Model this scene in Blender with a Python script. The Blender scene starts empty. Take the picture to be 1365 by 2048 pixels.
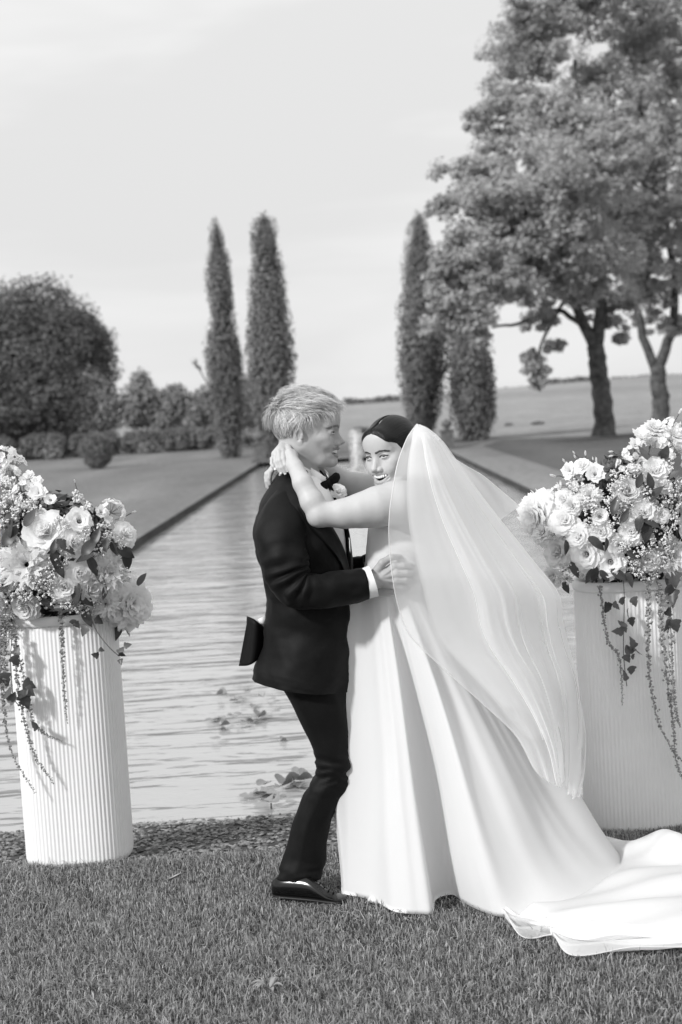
import bpy, math, random
import numpy as np
from mathutils import Vector, Matrix
rng = np.random.default_rng(7)
random.seed(7)
S = bpy.context.scene
COL = S.collection

# ------------------------------------------------------------------ camera
FPX, CAM_H = 2844.0, 1.74                # 50 mm lens on a 36 mm tall frame
ROLL = math.radians(3.4)
PITCH = math.atan(221 * math.cos(ROLL) / FPX)
_F = np.array([0, math.cos(PITCH), -math.sin(PITCH)])
_R0 = np.array([1.0, 0, 0]); _U0 = np.array([0, math.sin(PITCH), math.cos(PITCH)])
_R = math.cos(ROLL) * _R0 - math.sin(ROLL) * _U0
_U = math.cos(ROLL) * _U0 + math.sin(ROLL) * _R0
_C = np.array([0, 0, CAM_H])
cam_d = bpy.data.cameras.new('camera'); cam = bpy.data.objects.new('camera', cam_d); COL.objects.link(cam)
cam_d.sensor_fit = 'VERTICAL'; cam_d.sensor_height = 36; cam_d.sensor_width = 24; cam_d.lens = 50
cam_d.clip_end = 6000; cam_d.clip_start = .1
m = Matrix.Identity(4)
for i in range(3):
    m[i][0] = _R[i]; m[i][1] = _U[i]; m[i][2] = -_F[i]; m[i][3] = _C[i]
cam.matrix_world = m
cam_d.dof.use_dof = True; cam_d.dof.focus_distance = 4.92; cam_d.dof.aperture_fstop = 3.1
S.camera = cam
# ------------------------------------------------------------------ sky, sun, exposure
SUN = Vector((-.63, -.54, .54)).normalized()
sun_el = math.asin(SUN.z); sun_rot = math.atan2(SUN.x, SUN.y)
W = bpy.data.worlds.new('World'); S.world = W; W.use_nodes = True
nt = W.node_tree; nt.nodes.clear()
def N(t, tree, **kw):
    n = tree.nodes.new(t)
    for k, v in kw.items():
        if k in n.inputs: n.inputs[k].default_value = v
        else: setattr(n, k, v)
    return n
out = N('ShaderNodeOutputWorld', nt); bg = N('ShaderNodeBackground', nt); bg.inputs[1].default_value = .1
sky = N('ShaderNodeTexSky', nt); sky.sky_type = 'NISHITA'; sky.sun_disc = False
sky.sun_elevation = sun_el; sky.sun_rotation = sun_rot
bw = N('ShaderNodeRGBToBW', nt)
tc = N('ShaderNodeTexCoord', nt); mp = N('ShaderNodeMapping', nt); mp.inputs['Scale'].default_value = (1.6, 1.6, 8.5)
mp.inputs['Rotation'].default_value = (0, math.radians(-15), 0)
mp.inputs['Location'].default_value = (.35, .1, 1.45)
nz = N('ShaderNodeTexNoise', nt); nz.inputs['Scale'].default_value = 1.35; nz.inputs['Detail'].default_value = 4; nz.inputs['Distortion'].default_value = .5
cr = N('ShaderNodeValToRGB', nt); cr.color_ramp.interpolation = 'EASE'
cr.color_ramp.elements[0].position = .40; cr.color_ramp.elements[0].color = (7.35, 7.35, 7.35, 1)
cr.color_ramp.elements[1].position = .60; cr.color_ramp.elements[1].color = (8.35, 8.35, 8.35, 1)
mx = N('ShaderNodeMixRGB', nt); mx.inputs[0].default_value = .93
nt.links.new(sky.outputs[0], bw.inputs[0]); nt.links.new(tc.outputs['Generated'], mp.inputs[0]); nt.links.new(mp.outputs[0], nz.inputs[0])
nt.links.new(nz.outputs[0], cr.inputs[0]); nt.links.new(bw.outputs[0], mx.inputs[1]); nt.links.new(cr.outputs[0], mx.inputs[2])
# overcast skies brighten from the horizon to the zenith
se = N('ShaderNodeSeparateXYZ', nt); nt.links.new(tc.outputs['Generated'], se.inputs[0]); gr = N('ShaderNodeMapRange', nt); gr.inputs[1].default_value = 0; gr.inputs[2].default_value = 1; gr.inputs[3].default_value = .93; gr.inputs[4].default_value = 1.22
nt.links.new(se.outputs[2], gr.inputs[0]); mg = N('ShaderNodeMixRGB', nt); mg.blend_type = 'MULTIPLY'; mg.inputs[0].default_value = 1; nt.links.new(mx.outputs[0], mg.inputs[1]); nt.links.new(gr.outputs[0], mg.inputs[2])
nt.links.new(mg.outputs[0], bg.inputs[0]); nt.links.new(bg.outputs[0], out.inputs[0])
sd = bpy.data.lights.new('sun', 'SUN'); sd.energy = 2.8; sd.angle = math.radians(5); so = bpy.data.objects.new('sun', sd); COL.objects.link(so)
so.rotation_euler = (-SUN).to_track_quat('-Z', 'Y').to_euler()
S.view_settings.view_transform = 'Standard'; S.view_settings.look = 'None'; S.view_settings.gamma = 1
S.view_settings.use_curve_mapping = False; S.view_settings.exposure = .18

# ------------------------------------------------------------------ helpers
def ray(px, py): return _F + (px - 682.5) / FPX * _R + (1024 - py) / FPX * _U
def P(px, py, Y):                       # world point at distance Y from the camera plane
    r = ray(px, py); return _C + r * (Y / r[1])
def G(px, py, z=0.0):                   # world point on the level z
    r = ray(px, py); return _C + r * ((z - CAM_H) / r[2])
def link(o, parent=None):
    COL.objects.link(o)
    if parent is not None: o.parent = parent
    return o
def tag(o, label=None, cat=None, group=None, kind=None):
    if label: o['label'] = label
    if cat: o['category'] = cat
    if group: o['group'] = group
    if kind: o['kind'] = kind
    return o
def empty(name, loc, label=None, cat=None, group=None):
    o = bpy.data.objects.new(name, None); o.location = tuple(loc); o.empty_display_size = .1
    return tag(link(o), label, cat, group)
def raw_mesh(name, v, f, mats=None, smooth=True, midx=None):
    """v (n,3); f: (m,3|4) array or list of arrays/lists"""
    me = bpy.data.meshes.new(name)
    v = np.asarray(v, np.float32)
    if isinstance(f, np.ndarray) and f.ndim == 2:
        n, k = f.shape
        me.vertices.add(len(v)); me.vertices.foreach_set('co', v.ravel())
        me.loops.add(n * k); me.loops.foreach_set('vertex_index', f.astype(np.int32).ravel())
        me.polygons.add(n); me.polygons.foreach_set('loop_start', np.arange(0, n * k, k, dtype=np.int32))
        me.update(calc_edges=True)
    else:
        me.from_pydata([tuple(map(float, p)) for p in v], [], [tuple(int(i) for i in q) for q in f]); me.update()
    me.validate()
    me.polygons.foreach_set('use_smooth', [smooth] * len(me.polygons))
    for mt in (mats if isinstance(mats, (list, tuple)) else [mats] if mats else []): me.materials.append(mt)
    if midx is not None and len(midx) == len(me.polygons): me.polygons.foreach_set('material_index', np.asarray(midx, np.int32))
    return me
def mobj(name, v, f, mats, parent=None, smooth=True, midx=None, loc=None, local=True):
    """vertices are given in world space; stored relative to the parent empty"""
    v = np.asarray(v, float)
    if parent is not None and local: v = v - np.array(parent_loc(parent))
    if loc is not None: v = v - np.array(loc)
    o = bpy.data.objects.new(name, raw_mesh(name, v, f, mats, smooth, midx))
    if loc is not None: o.location = tuple(loc)
    return link(o, parent)
def parent_loc(o):
    p = np.zeros(3)
    while o is not None: p = p + np.array(o.location); o = o.parent
    return p
def put(name, me, parent, loc, rot=None, scale=1.0):
    """an instance of shared mesh data; loc in world space"""
    o = bpy.data.objects.new(name, me)
    base = parent_loc(parent) if parent is not None else np.zeros(3)
    o.location = tuple(np.array(loc) - base)
    if rot is not None:
        o.rotation_mode = 'QUATERNION'; o.rotation_quaternion = rot
    o.scale = (scale,) * 3 if np.isscalar(scale) else scale
    return link(o, parent)
def join(parts):
    V, Fc, n = [], [], 0
    for v, f in parts:
        V.append(np.asarray(v, float)); Fc += [tuple(int(i) + n for i in q) for q in f]; n += len(v)
    return np.vstack(V), Fc
def crom(pts, n):
    """Catmull-Rom through pts (k,d) -> n samples"""
    p = np.asarray(pts, float); k = len(p)
    e = np.vstack([2 * p[0] - p[1], p, 2 * p[-1] - p[-2]])
    t = np.linspace(0, k - 1 - 1e-9, n); i = t.astype(int); u = (t - i)[:, None]
    a, b, c, d = e[i], e[i + 1], e[i + 2], e[i + 3]
    return .5 * (2 * b + (c - a) * u + (2 * a - 5 * b + 4 * c - d) * u ** 2 + (3 * b - a - 3 * c + d) * u ** 3)
def grid_faces(n, mm, closed=True, off=0):
    i = np.arange(n - 1)[:, None]; j = np.arange(mm if closed else mm - 1)[None, :]
    j2 = (j + 1) % mm
    q = np.stack([np.broadcast_to(i * mm + j, (n - 1, j.shape[1])), i * mm + j2, (i + 1) * mm + j2, (i + 1) * mm + j], -1)
    return q.reshape(-1, 4) + off
def loft(rings, closed=True, cap0=False, cap1=False):
    r = np.asarray(rings, float); n, mm, _ = r.shape
    v = r.reshape(-1, 3); f = [tuple(q) for q in grid_faces(n, mm, closed)]
    if cap0: f.append(tuple(range(mm))[::-1])
    if cap1: f.append(tuple((n - 1) * mm + k for k in range(mm)))
    return v, f
def tube(path, rad, m=8, caps=True, flat=1.0, up=(0, 0, 1), twist=None):
    p = np.asarray(path, float); n = len(p); rad = np.broadcast_to(np.asarray(rad, float), (n,))
    t = np.gradient(p, axis=0); t /= np.linalg.norm(t, axis=1)[:, None] + 1e-12
    a = np.array(up, float); a = a - t[0] * (a @ t[0])
    if np.linalg.norm(a) < 1e-4: a = np.cross(t[0], (1, .3, 0))
    rings = []
    for i in range(n):
        a = a - t[i] * (a @ t[i]); a /= np.linalg.norm(a) + 1e-12
        b = np.cross(t[i], a); th = np.linspace(0, 2 * np.pi, m, endpoint=False)
        rings.append(p[i] + rad[i] * (np.cos(th)[:, None] * a + flat * np.sin(th)[:, None] * b))
    return loft(rings, True, caps, caps)
def fbm(p, seed=0, oct=3):
    """cheap smooth pseudo-noise from rotated sines, p (n,3)"""
    r = np.random.default_rng(seed); o = np.zeros(len(p)); amp, fr = 1.0, 1.0
    for _ in range(oct):
        for _k in range(3):
            d = r.normal(size=3); d /= np.linalg.norm(d); ph = r.uniform(0, 6.28)
            o += amp / 3 * np.sin(fr * (p @ d) * 6.28 + ph + 1.3 * np.sin(fr * 2.1 * (p @ r.normal(size=3)) + ph))
        amp *= .5; fr *= 2.03
    return o
# ------------------------------------------------------------------ materials (the photograph is black and white)
def mat(name, col=.5, rough=.6, var=0.0, vscale=8.0, island=0.0, bump=0.0, bscale=40.0, bstretch=None, spec=.3, trans=0.0, coat=0.0, sheen=0.0, metal=0.0, sss=0.0):
    m_ = bpy.data.materials.new(name); m_.use_nodes = True; t = m_.node_tree; b = t.nodes['Principled BSDF']
    b.inputs['Roughness'].default_value = rough; b.inputs['Specular IOR Level'].default_value = spec
    b.inputs['Coat Weight'].default_value = coat; b.inputs['Sheen Weight'].default_value = sheen; b.inputs['Metallic'].default_value = metal
    if sss: b.inputs['Subsurface Weight'].default_value = sss; b.inputs['Subsurface Radius'].default_value = (.01, .01, .01); b.inputs['Subsurface Scale'].default_value = 1
    b.inputs['Base Color'].default_value = (col, col, col, 1)
    src = None
    if var or island:
        v = N('ShaderNodeValue', t); v.outputs[0].default_value = 1; src = v.outputs[0]
        if var:
            co = N('ShaderNodeTexCoord', t); nn = N('ShaderNodeTexNoise', t); nn.inputs['Scale'].default_value = vscale; nn.inputs['Detail'].default_value = 5
            t.links.new(co.outputs['Object'], nn.inputs[0])
            mr = N('ShaderNodeMapRange', t); mr.inputs[1].default_value = .3; mr.inputs[2].default_value = .7; mr.inputs[3].default_value = 1 - var; mr.inputs[4].default_value = 1 + var
            t.links.new(nn.outputs[0], mr.inputs[0]); src = mr.outputs[0]
        if island:
            g = N('ShaderNodeNewGeometry', t); mr = N('ShaderNodeMapRange', t); mr.inputs[3].default_value = 1 - island; mr.inputs[4].default_value = 1 + island
            t.links.new(g.outputs['Random Per Island'], mr.inputs[0]); mu = N('ShaderNodeMath', t); mu.operation = 'MULTIPLY'
            t.links.new(src, mu.inputs[0]); t.links.new(mr.outputs[0], mu.inputs[1]); src = mu.outputs[0]
        mu = N('ShaderNodeMath', t); mu.operation = 'MULTIPLY'; mu.inputs[1].default_value = col; t.links.new(src, mu.inputs[0]); t.links.new(mu.outputs[0], b.inputs['Base Color'])
        src = mu.outputs[0]
    if bump:
        co = N('ShaderNodeTexCoord', t); mp_ = N('ShaderNodeMapping', t)
        if bstretch: mp_.inputs['Scale'].default_value = bstretch
        nn = N('ShaderNodeTexNoise', t); nn.inputs['Scale'].default_value = bscale; nn.inputs['Detail'].default_value = 4
        bp = N('ShaderNodeBump', t); bp.inputs['Strength'].default_value = bump; bp.inputs['Distance'].default_value = .02
        t.links.new(co.outputs['Object'], mp_.inputs[0]); t.links.new(mp_.outputs[0], nn.inputs[0]); t.links.new(nn.outputs[0], bp.inputs['Height']); t.links.new(bp.outputs[0], b.inputs['Normal'])
    if trans:
        tr = N('ShaderNodeBsdfTranslucent', t); tr.inputs[0].default_value = (col, col, col, 1)
        if src is not None: t.links.new(src, tr.inputs[0])
        ms = N('ShaderNodeMixShader', t); ms.inputs[0].default_value = trans; o_ = t.nodes['Material Output']
        t.links.new(b.outputs[0], ms.inputs[1]); t.links.new(tr.outputs[0], ms.inputs[2]); t.links.new(ms.outputs[0], o_.inputs[0])
    return m_
# ------------------------------------------------------------------ distance-field volumes, meshed by surface nets
class Vol:
    def __init__(s, lo, hi, res):
        s.lo = np.array(lo, float); s.res = res; s.n = np.maximum(((np.array(hi) - s.lo) / res).astype(int) + 2, 4)
        s.ax = [(s.lo[i] + res * np.arange(s.n[i])).astype(np.float32) for i in range(3)]
        s.D = np.full(s.n, 1.0, np.float32)
    def sub(s, lo, hi):
        a = np.clip(((np.array(lo) - s.lo) / s.res).astype(int), 0, s.n); b = np.clip(((np.array(hi) - s.lo) / s.res).astype(int) + 2, 0, s.n)
        if (b <= a).any(): return None
        sl = tuple(slice(a[i], b[i]) for i in range(3))
        return sl, s.ax[0][sl[0]][:, None, None], s.ax[1][sl[1]][None, :, None], s.ax[2][sl[2]][None, None, :]
    def _mix(s, sl, d, k, op):
        a = s.D[sl]
        if op == 'add':
            h = np.clip(.5 + .5 * (a - d) / k, 0, 1); s.D[sl] = a * (1 - h) + d * h - k * h * (1 - h)
        else:
            d = -d; h = np.clip(.5 + .5 * (d - a) / k, 0, 1); s.D[sl] = a * (1 - h) + d * h + k * h * (1 - h)
    def ell(s, c, r, k=.01, op='add', rot=None):
        c = np.array(c, float); r = np.broadcast_to(np.array(r, float), (3,)); pad = k * 2 + .01; R_ = r.max() if rot is not None else r
        q = s.sub(c - R_ - pad, c + R_ + pad)
        if q is None: return
        sl, x, y, z = q; x = x - c[0]; y = y - c[1]; z = z - c[2]
        if rot is not None:
            M = np.array(rot, float); x, y, z = [M[i][0] * x + M[i][1] * y + M[i][2] * z for i in range(3)]
        k0 = np.sqrt((x / r[0]) ** 2 + (y / r[1]) ** 2 + (z / r[2]) ** 2); k1 = np.sqrt((x / r[0] ** 2) ** 2 + (y / r[1] ** 2) ** 2 + (z / r[2] ** 2) ** 2) + 1e-6
        s._mix(sl, (k0 * (k0 - 1) / k1).astype(np.float32), k, op)
    def cap(s, a, b, ra, rb=None, k=.01, op='add'):
        a = np.array(a, float); b = np.array(b, float); rb = ra if rb is None else rb; pad = k * 2 + .01; R_ = max(ra, rb) + pad
        q = s.sub(np.minimum(a, b) - R_, np.maximum(a, b) + R_)
        if q is None: return
        sl, x, y, z = q; d = b - a; L = float(d @ d) + 1e-12; x = x - a[0]; y = y - a[1]; z = z - a[2]
        h = np.clip((x * d[0] + y * d[1] + z * d[2]) / L, 0, 1)
        s._mix(sl, (np.sqrt((x - h * d[0]) ** 2 + (y - h * d[1]) ** 2 + (z - h * d[2]) ** 2) - (ra + (rb - ra) * h)).astype(np.float32), k, op)
    def chain(s, pts, rad, k=.008, op='add'):
        for i in range(len(pts) - 1): s.cap(pts[i], pts[i + 1], rad[i], rad[i + 1], k, op)
    def mesh(s):
        D = s.D; ins = D < 0; n = s.n
        cnt = np.zeros(n - 1, np.int8)
        for c in range(8):
            cnt += ins[(c & 1):n[0] - 1 + (c & 1), (c >> 1 & 1):n[1] - 1 + (c >> 1 & 1), (c >> 2):n[2] - 1 + (c >> 2)]
        act = np.argwhere((cnt > 0) & (cnt < 8)); idx = np.full(n - 1, -1, np.int32); idx[tuple(act.T)] = np.arange(len(act))
        cv = np.stack([D[act[:, 0] + (c & 1), act[:, 1] + (c >> 1 & 1), act[:, 2] + (c >> 2)] for c in range(8)], 1)
        pos = np.zeros((len(act), 3)); w = np.zeros(len(act))
        for a in range(8):
            for bit in (1, 2, 4):
                if a & bit: continue
                b = a | bit; va, vb = cv[:, a], cv[:, b]; mk = (va < 0) != (vb < 0)
                t = np.where(mk, va / np.where(mk, va - vb, 1), 0)
                pa = np.array([a & 1, a >> 1 & 1, a >> 2]); pb = np.array([b & 1, b >> 1 & 1, b >> 2])
                pos += mk[:, None] * (pa + t[:, None] * (pb - pa)); w += mk
        V = s.lo + (act + pos / w[:, None]) * s.res; Fs = []
        for ax in range(3):
            o1, o2 = (ax + 1) % 3, (ax + 2) % 3
            sl0 = [slice(None)] * 3; sl1 = [slice(None)] * 3; sl0[ax] = slice(0, -1); sl1[ax] = slice(1, None)
            A = ins[tuple(sl0)]; B = ins[tuple(sl1)]; e = np.argwhere(A != B)
            e = e[(e[:, o1] > 0) & (e[:, o2] > 0) & (e[:, o1] < n[o1] - 1) & (e[:, o2] < n[o2] - 1)]
            fl = A[tuple(e.T)]
            def ci(d1, d2):
                q = e.copy(); q[:, o1] -= d1; q[:, o2] -= d2; return idx[tuple(q.T)]
            q = np.stack([ci(1, 1), ci(0, 1), ci(0, 0), ci(1, 0)], 1); q[~fl] = q[~fl][:, ::-1]; Fs.append(q)
        Fq = np.vstack(Fs); Fq = Fq[(Fq >= 0).all(1)]
        return V, Fq
def relax(V, Fq, it=2, lam=.5):
    e = np.vstack([Fq[:, [0, 1]], Fq[:, [1, 2]], Fq[:, [2, 3]], Fq[:, [3, 0]]])
    for _ in range(it):
        sm = np.zeros_like(V); c = np.zeros(len(V))
        for i in range(3): sm[:, i] = np.bincount(e[:, 0], V[e[:, 1], i], len(V)) + np.bincount(e[:, 1], V[e[:, 0], i], len(V))
        c = np.bincount(e[:, 0], minlength=len(V)) + np.bincount(e[:, 1], minlength=len(V))
        V = V + lam * (sm / np.maximum(c, 1)[:, None] - V)
    return V
def frame(f, up):
    f = np.array(f, float); f /= np.linalg.norm(f); u = np.array(up, float); u = u - f * (u @ f); u /= np.linalg.norm(u)
    return np.stack([f, np.cross(u, f), u], 1)          # columns: forward, left side, up
def sstep(a, b, x):
    t = np.clip((np.asarray(x, float) - a) / (b - a), 0, 1); return t * t * (3 - 2 * t)
# ================================================================== ground, pool, field
M = {}
M['leaf_lawn'] = mat('grass_blade', .345, .5, island=.85, spec=.4, trans=.35)
M['soil'] = mat('turf_soil', .04, .95, var=.5, vscale=25)
M['stone_dark'] = mat('wet_bank_stone', .045, .8, var=.4, vscale=3)
M['pebble'] = mat('pebble', .16, .55, island=.7, var=.2, vscale=60, spec=.4)
M['silt'] = mat('silt', .06, .9, var=.4, vscale=18)
M['bark'] = mat('tree_bark', .09, .9, var=.5, vscale=6, bump=.6, bscale=12, bstretch=(4, 4, 1))
M['plinth'] = mat('weathered_stone', .13, .85, var=.35, vscale=9, bump=.3)
def lawn_material(name, col, far):
    m_ = bpy.data.materials.new(name); m_.use_nodes = True; t = m_.node_tree; b = t.nodes['Principled BSDF']; b.inputs['Roughness'].default_value = .9
    b.inputs['Specular IOR Level'].default_value = .1
    co = N('ShaderNodeTexCoord', t)
    def noise(sc, lo, hi, scale=(1, 1, 1)):
        mp_ = N('ShaderNodeMapping', t); mp_.inputs['Scale'].default_value = scale; nn = N('ShaderNodeTexNoise', t); nn.inputs['Scale'].default_value = sc; nn.inputs['Detail'].default_value = 6
        mr = N('ShaderNodeMapRange', t); mr.inputs[1].default_value = .3; mr.inputs[2].default_value = .7; mr.inputs[3].default_value = lo; mr.inputs[4].default_value = hi
        t.links.new(co.outputs['Object'], mp_.inputs[0]); t.links.new(mp_.outputs[0], nn.inputs[0]); t.links.new(nn.outputs[0], mr.inputs[0]); return mr.outputs[0]
    def mul(a, c):
        mu = N('ShaderNodeMath', t); mu.operation = 'MULTIPLY'; t.links.new(a, mu.inputs[0])
        if isinstance(c, float): mu.inputs[1].default_value = c
        else: t.links.new(c, mu.inputs[1])
        return mu.outputs[0]
    x = mul(noise(.35 if not far else .02, .8, 1.2, (1, .35, 1) if not far else (1, .25, 1)), noise(6 if not far else .3, .8, 1.2))
    x = mul(x, noise(60 if not far else 2., .75, 1.25)); x = mul(x, float(col))
    if not far:                                            # mown stripes running along the pool, shorter grass at its brink
        sep = N('ShaderNodeSeparateXYZ', t); t.links.new(co.outputs['Object'], sep.inputs[0])
        sn = N('ShaderNodeMath', t); sn.operation = 'SINE'; t.links.new(mul(sep.outputs[0], 2.3), sn.inputs[0])
        mr = N('ShaderNodeMapRange', t); mr.inputs[1].default_value = -1; mr.inputs[3].default_value = .93; mr.inputs[4].default_value = 1.07
        t.links.new(sn.outputs[0], mr.inputs[0]); x = mul(x, mr.outputs[0])
    t.links.new(x, b.inputs['Base Color'])
    bp = N('ShaderNodeBump', t); bp.inputs['Strength'].default_value = .5; bp.inputs['Distance'].default_value = .03
    t.links.new(noise(35 if not far else 1.5, 0, 1), bp.inputs['Height']); t.links.new(bp.outputs[0], b.inputs['Normal'])
    return m_
M['lawn'] = lawn_material('mown_lawn', .2, False); M['lawn_dark'] = lawn_material('longer_lawn', .125, False)
M['lawn_edge'] = lawn_material('short_mown_edge', .22, False); M['field'] = lawn_material('dry_field', .27, True)
WZ = -.13                                                  # water level
def xl(y): return -3.11 + .0175 * (y - 6)                 # pool's left and right brink
def xr(y): return 3.25 + .006 * (y - 6)
Y0, Y1 = 5.42, 45.5
def sheet(name, quads, mt, z=0.0, kind='structure', nsub=1):
    V, Fc = [], []
    for q in quads:
        n = len(V); V += [(p[0], p[1], p[2] if len(p) > 2 else z) for p in q]; Fc.append(tuple(range(n, n + len(q))))
    o = mobj(name, np.array(V), Fc, mt, smooth=False); return tag(o, kind=kind)
sheet('lawn', [[(-70, -15), (70, -15), (70, Y0), (-70, Y0)]], M['soil'])
ye = lambda x: 52.5 - .55 * (x - 6)
sheet('left_lawn', [[(-70, Y0), (-4.6, Y0), (xl(6), Y0), (xl(Y1), Y1), (xl(Y1), 64), (-70, 64)]], M['lawn'])
sheet('far_lawn', [[(xl(Y1), Y1), (xr(Y1), Y1), (6.2, 52.4), (6.2, 58), (xl(Y1), 64)]], M['lawn'])
sheet('right_lawn', [[(xr(6) + 1.3, Y0), (70, Y0), (70, ye(40)), (14, ye(14)), (6.2, 52.4), (xr(Y1) + 1.3, Y1 + 1.5)]], M['lawn_dark'])
sheet('mown_edge', [[(xr(6), Y0), (xr(6) + 1.3, Y0), (xr(Y1) + 1.3, Y1 + 1.5), (xr(Y1), Y1)]], M['lawn_edge'])
# field rising gently to the horizon
gx = np.array([-1500, -600, -250, -100, -40, -10, 0, 5, 10, 20, 40, 80, 160, 300, 600, 1500.]); gy = np.array([44, 60, 75, 100, 140, 200, 300, 450, 700, 1000, 1400, 2500.])
XX, YY = np.meshgrid(gx, gy); zz = -.012 + sstep(62, 900, YY) * (1.6 + 5.5 * sstep(-.05, .28, XX / YY)) * (YY / 900) ** .2
zz[:3] = -.012 - .0 * zz[:3]
tag(mobj('field', np.stack([XX, YY, zz], -1).reshape(-1, 3), grid_faces(len(gy), len(gx), False), M['field']), kind='structure')
# banks of the pool: thin vertical faces of dark stone, and the bed below
def wall_strip(pts, z0, z1, th, nx):
    V, Fc = [], []
    for (x, y) in pts:
        V += [(x, y, z0), (x, y, z1), (x + nx[0] * th, y + nx[1] * th, z1), (x + nx[0] * th, y + nx[1] * th, z0)]
    for i in range(len(pts) - 1):
        for k in range(4): Fc.append((i * 4 + k, i * 4 + (k + 1) % 4, i * 4 + 4 + (k + 1) % 4, i * 4 + 4 + k))
    return V, Fc
ys = np.linspace(6.0, Y1, 30)
vs = [wall_strip([(xl(y) + .02 * math.sin(y * 1.7), y) for y in ys], -.8, -.004, -.15, (1, 0)),
      wall_strip([(xr(y) + .02 * math.sin(y * 2.1), y) for y in ys], -.8, -.004, .15, (1, 0)),
      wall_strip([(x, Y1) for x in np.linspace(xl(Y1) - .1, xr(Y1) + .1, 6)], -.8, -.004, .15, (0, 1))]
tag(mobj('pool_bank', *join(vs), M['stone_dark'], smooth=False), kind='structure')
# shelving bank of pebbles at the near end
sheet('pebble_bank', [[(-70, Y0, 0), (70, Y0, 0), (70, 6.6, -.165), (-70, 6.6, -.165)], [(-70, 6.6, -.165), (70, 6.6, -.165), (70, 7.2, -.5), (-70, 7.2, -.5)],
      [(-6, 7.2, -.5), (6, 7.2, -.5), (6, Y1, -.8), (-6, Y1, -.8)]], M['silt'])
def bank_z(y): return -.165 * (np.asarray(y) - Y0) / (6.6 - Y0)
# water
mw = bpy.data.materials.new('rippled_water'); mw.use_nodes = True; t = mw.node_tree; b = t.nodes['Principled BSDF']
b.inputs['Base Color'].default_value = (.42, .42, .42, 1); b.inputs['Roughness'].default_value = .06; b.inputs['IOR'].default_value = 1.45; b.inputs['Specular IOR Level'].default_value = .9
tc = N('ShaderNodeTexCoord', t); hs = None
for sc, st, rz in ((1.0, (1.1, 4.2, 1), 6), (1.0, (3.5, 12, 1), -9), (1.0, (.35, 1.3, 1), 14)):
    mp = N('ShaderNodeMapping', t); mp.inputs['Scale'].default_value = st; mp.inputs['Rotation'].default_value = (0, 0, math.radians(rz))
    nn = N('ShaderNodeTexNoise', t); nn.inputs['Scale'].default_value = sc; nn.inputs['Detail'].default_value = 2; nn.inputs['Distortion'].default_value = .4
    t.links.new(tc.outputs['Object'], mp.inputs[0]); t.links.new(mp.outputs[0], nn.inputs[0])
    mu = N('ShaderNodeMath', t); mu.operation = 'MULTIPLY'; mu.inputs[1].default_value = {1.1: 1.0, 3.5: .28, .35: 1.2}[st[0]]; t.links.new(nn.outputs[0], mu.inputs[0])
    if hs is None: hs = mu.outputs[0]
    else:
        ad = N('ShaderNodeMath', t); ad.operation = 'ADD'; t.links.new(hs, ad.inputs[0]); t.links.new(mu.outputs[0], ad.inputs[1]); hs = ad.outputs[0]
bp = N('ShaderNodeBump', t); bp.inputs['Strength'].default_value = 1.; bp.inputs['Distance'].default_value = .036
t.links.new(hs, bp.inputs['Height']); t.links.new(bp.outputs[0], b.inputs['Normal'])
sheet('water', [[(-3.6, 6.0), (3.9, 6.0), (3.9, Y1 + .1), (-3.6, Y1 + .1)]], mw, WZ)
# pebbles (nobody could count them)
n = 8500; px_ = rng.uniform(-2.6, 2.6, n); py_ = rng.uniform(Y0 + .0, 6.46, n)
ico = np.array([(0, 0, 1), (.9, 0, .3), (.28, .86, .25), (-.73, .53, .3), (-.73, -.53, .25), (.28, -.86, .3), (0, 0, -.6)]); icf = np.array([(0, 1, 2), (0, 2, 3), (0, 3, 4), (0, 4, 5), (0, 5, 1), (6, 2, 1), (6, 3, 2), (6, 4, 3), (6, 5, 4), (6, 1, 5)])
sx = rng.uniform(.009, .022, n); sy = rng.uniform(.006, .012, n); sz = rng.uniform(.004, .010, n); an = rng.normal(0, .5, n); tl = rng.normal(0, .35, n)
v = ico[None] * rng.uniform(.75, 1.2, (n, 7, 1)) * np.stack([sx, sy, sz], -1)[:, None]
c, s_ = np.cos(tl)[:, None], np.sin(tl)[:, None]; v = np.stack([v[..., 0], v[..., 1] * c - v[..., 2] * s_, v[..., 1] * s_ + v[..., 2] * c], -1)
c, s_ = np.cos(an)[:, None], np.sin(an)[:, None]; v = np.stack([v[..., 0] * c - v[..., 1] * s_, v[..., 0] * s_ + v[..., 1] * c, v[..., 2]], -1)
v += np.stack([px_, py_, bank_z(py_) + sz * .4], -1)[:, None]
tag(mobj('pebbles', v.reshape(-1, 3), (icf[None] + 7 * np.arange(n)[:, None, None]).reshape(-1, 3), M['pebble'], smooth=False), 'grey flat pebbles along the near end of the pool', 'pebbles', kind='stuff')
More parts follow.
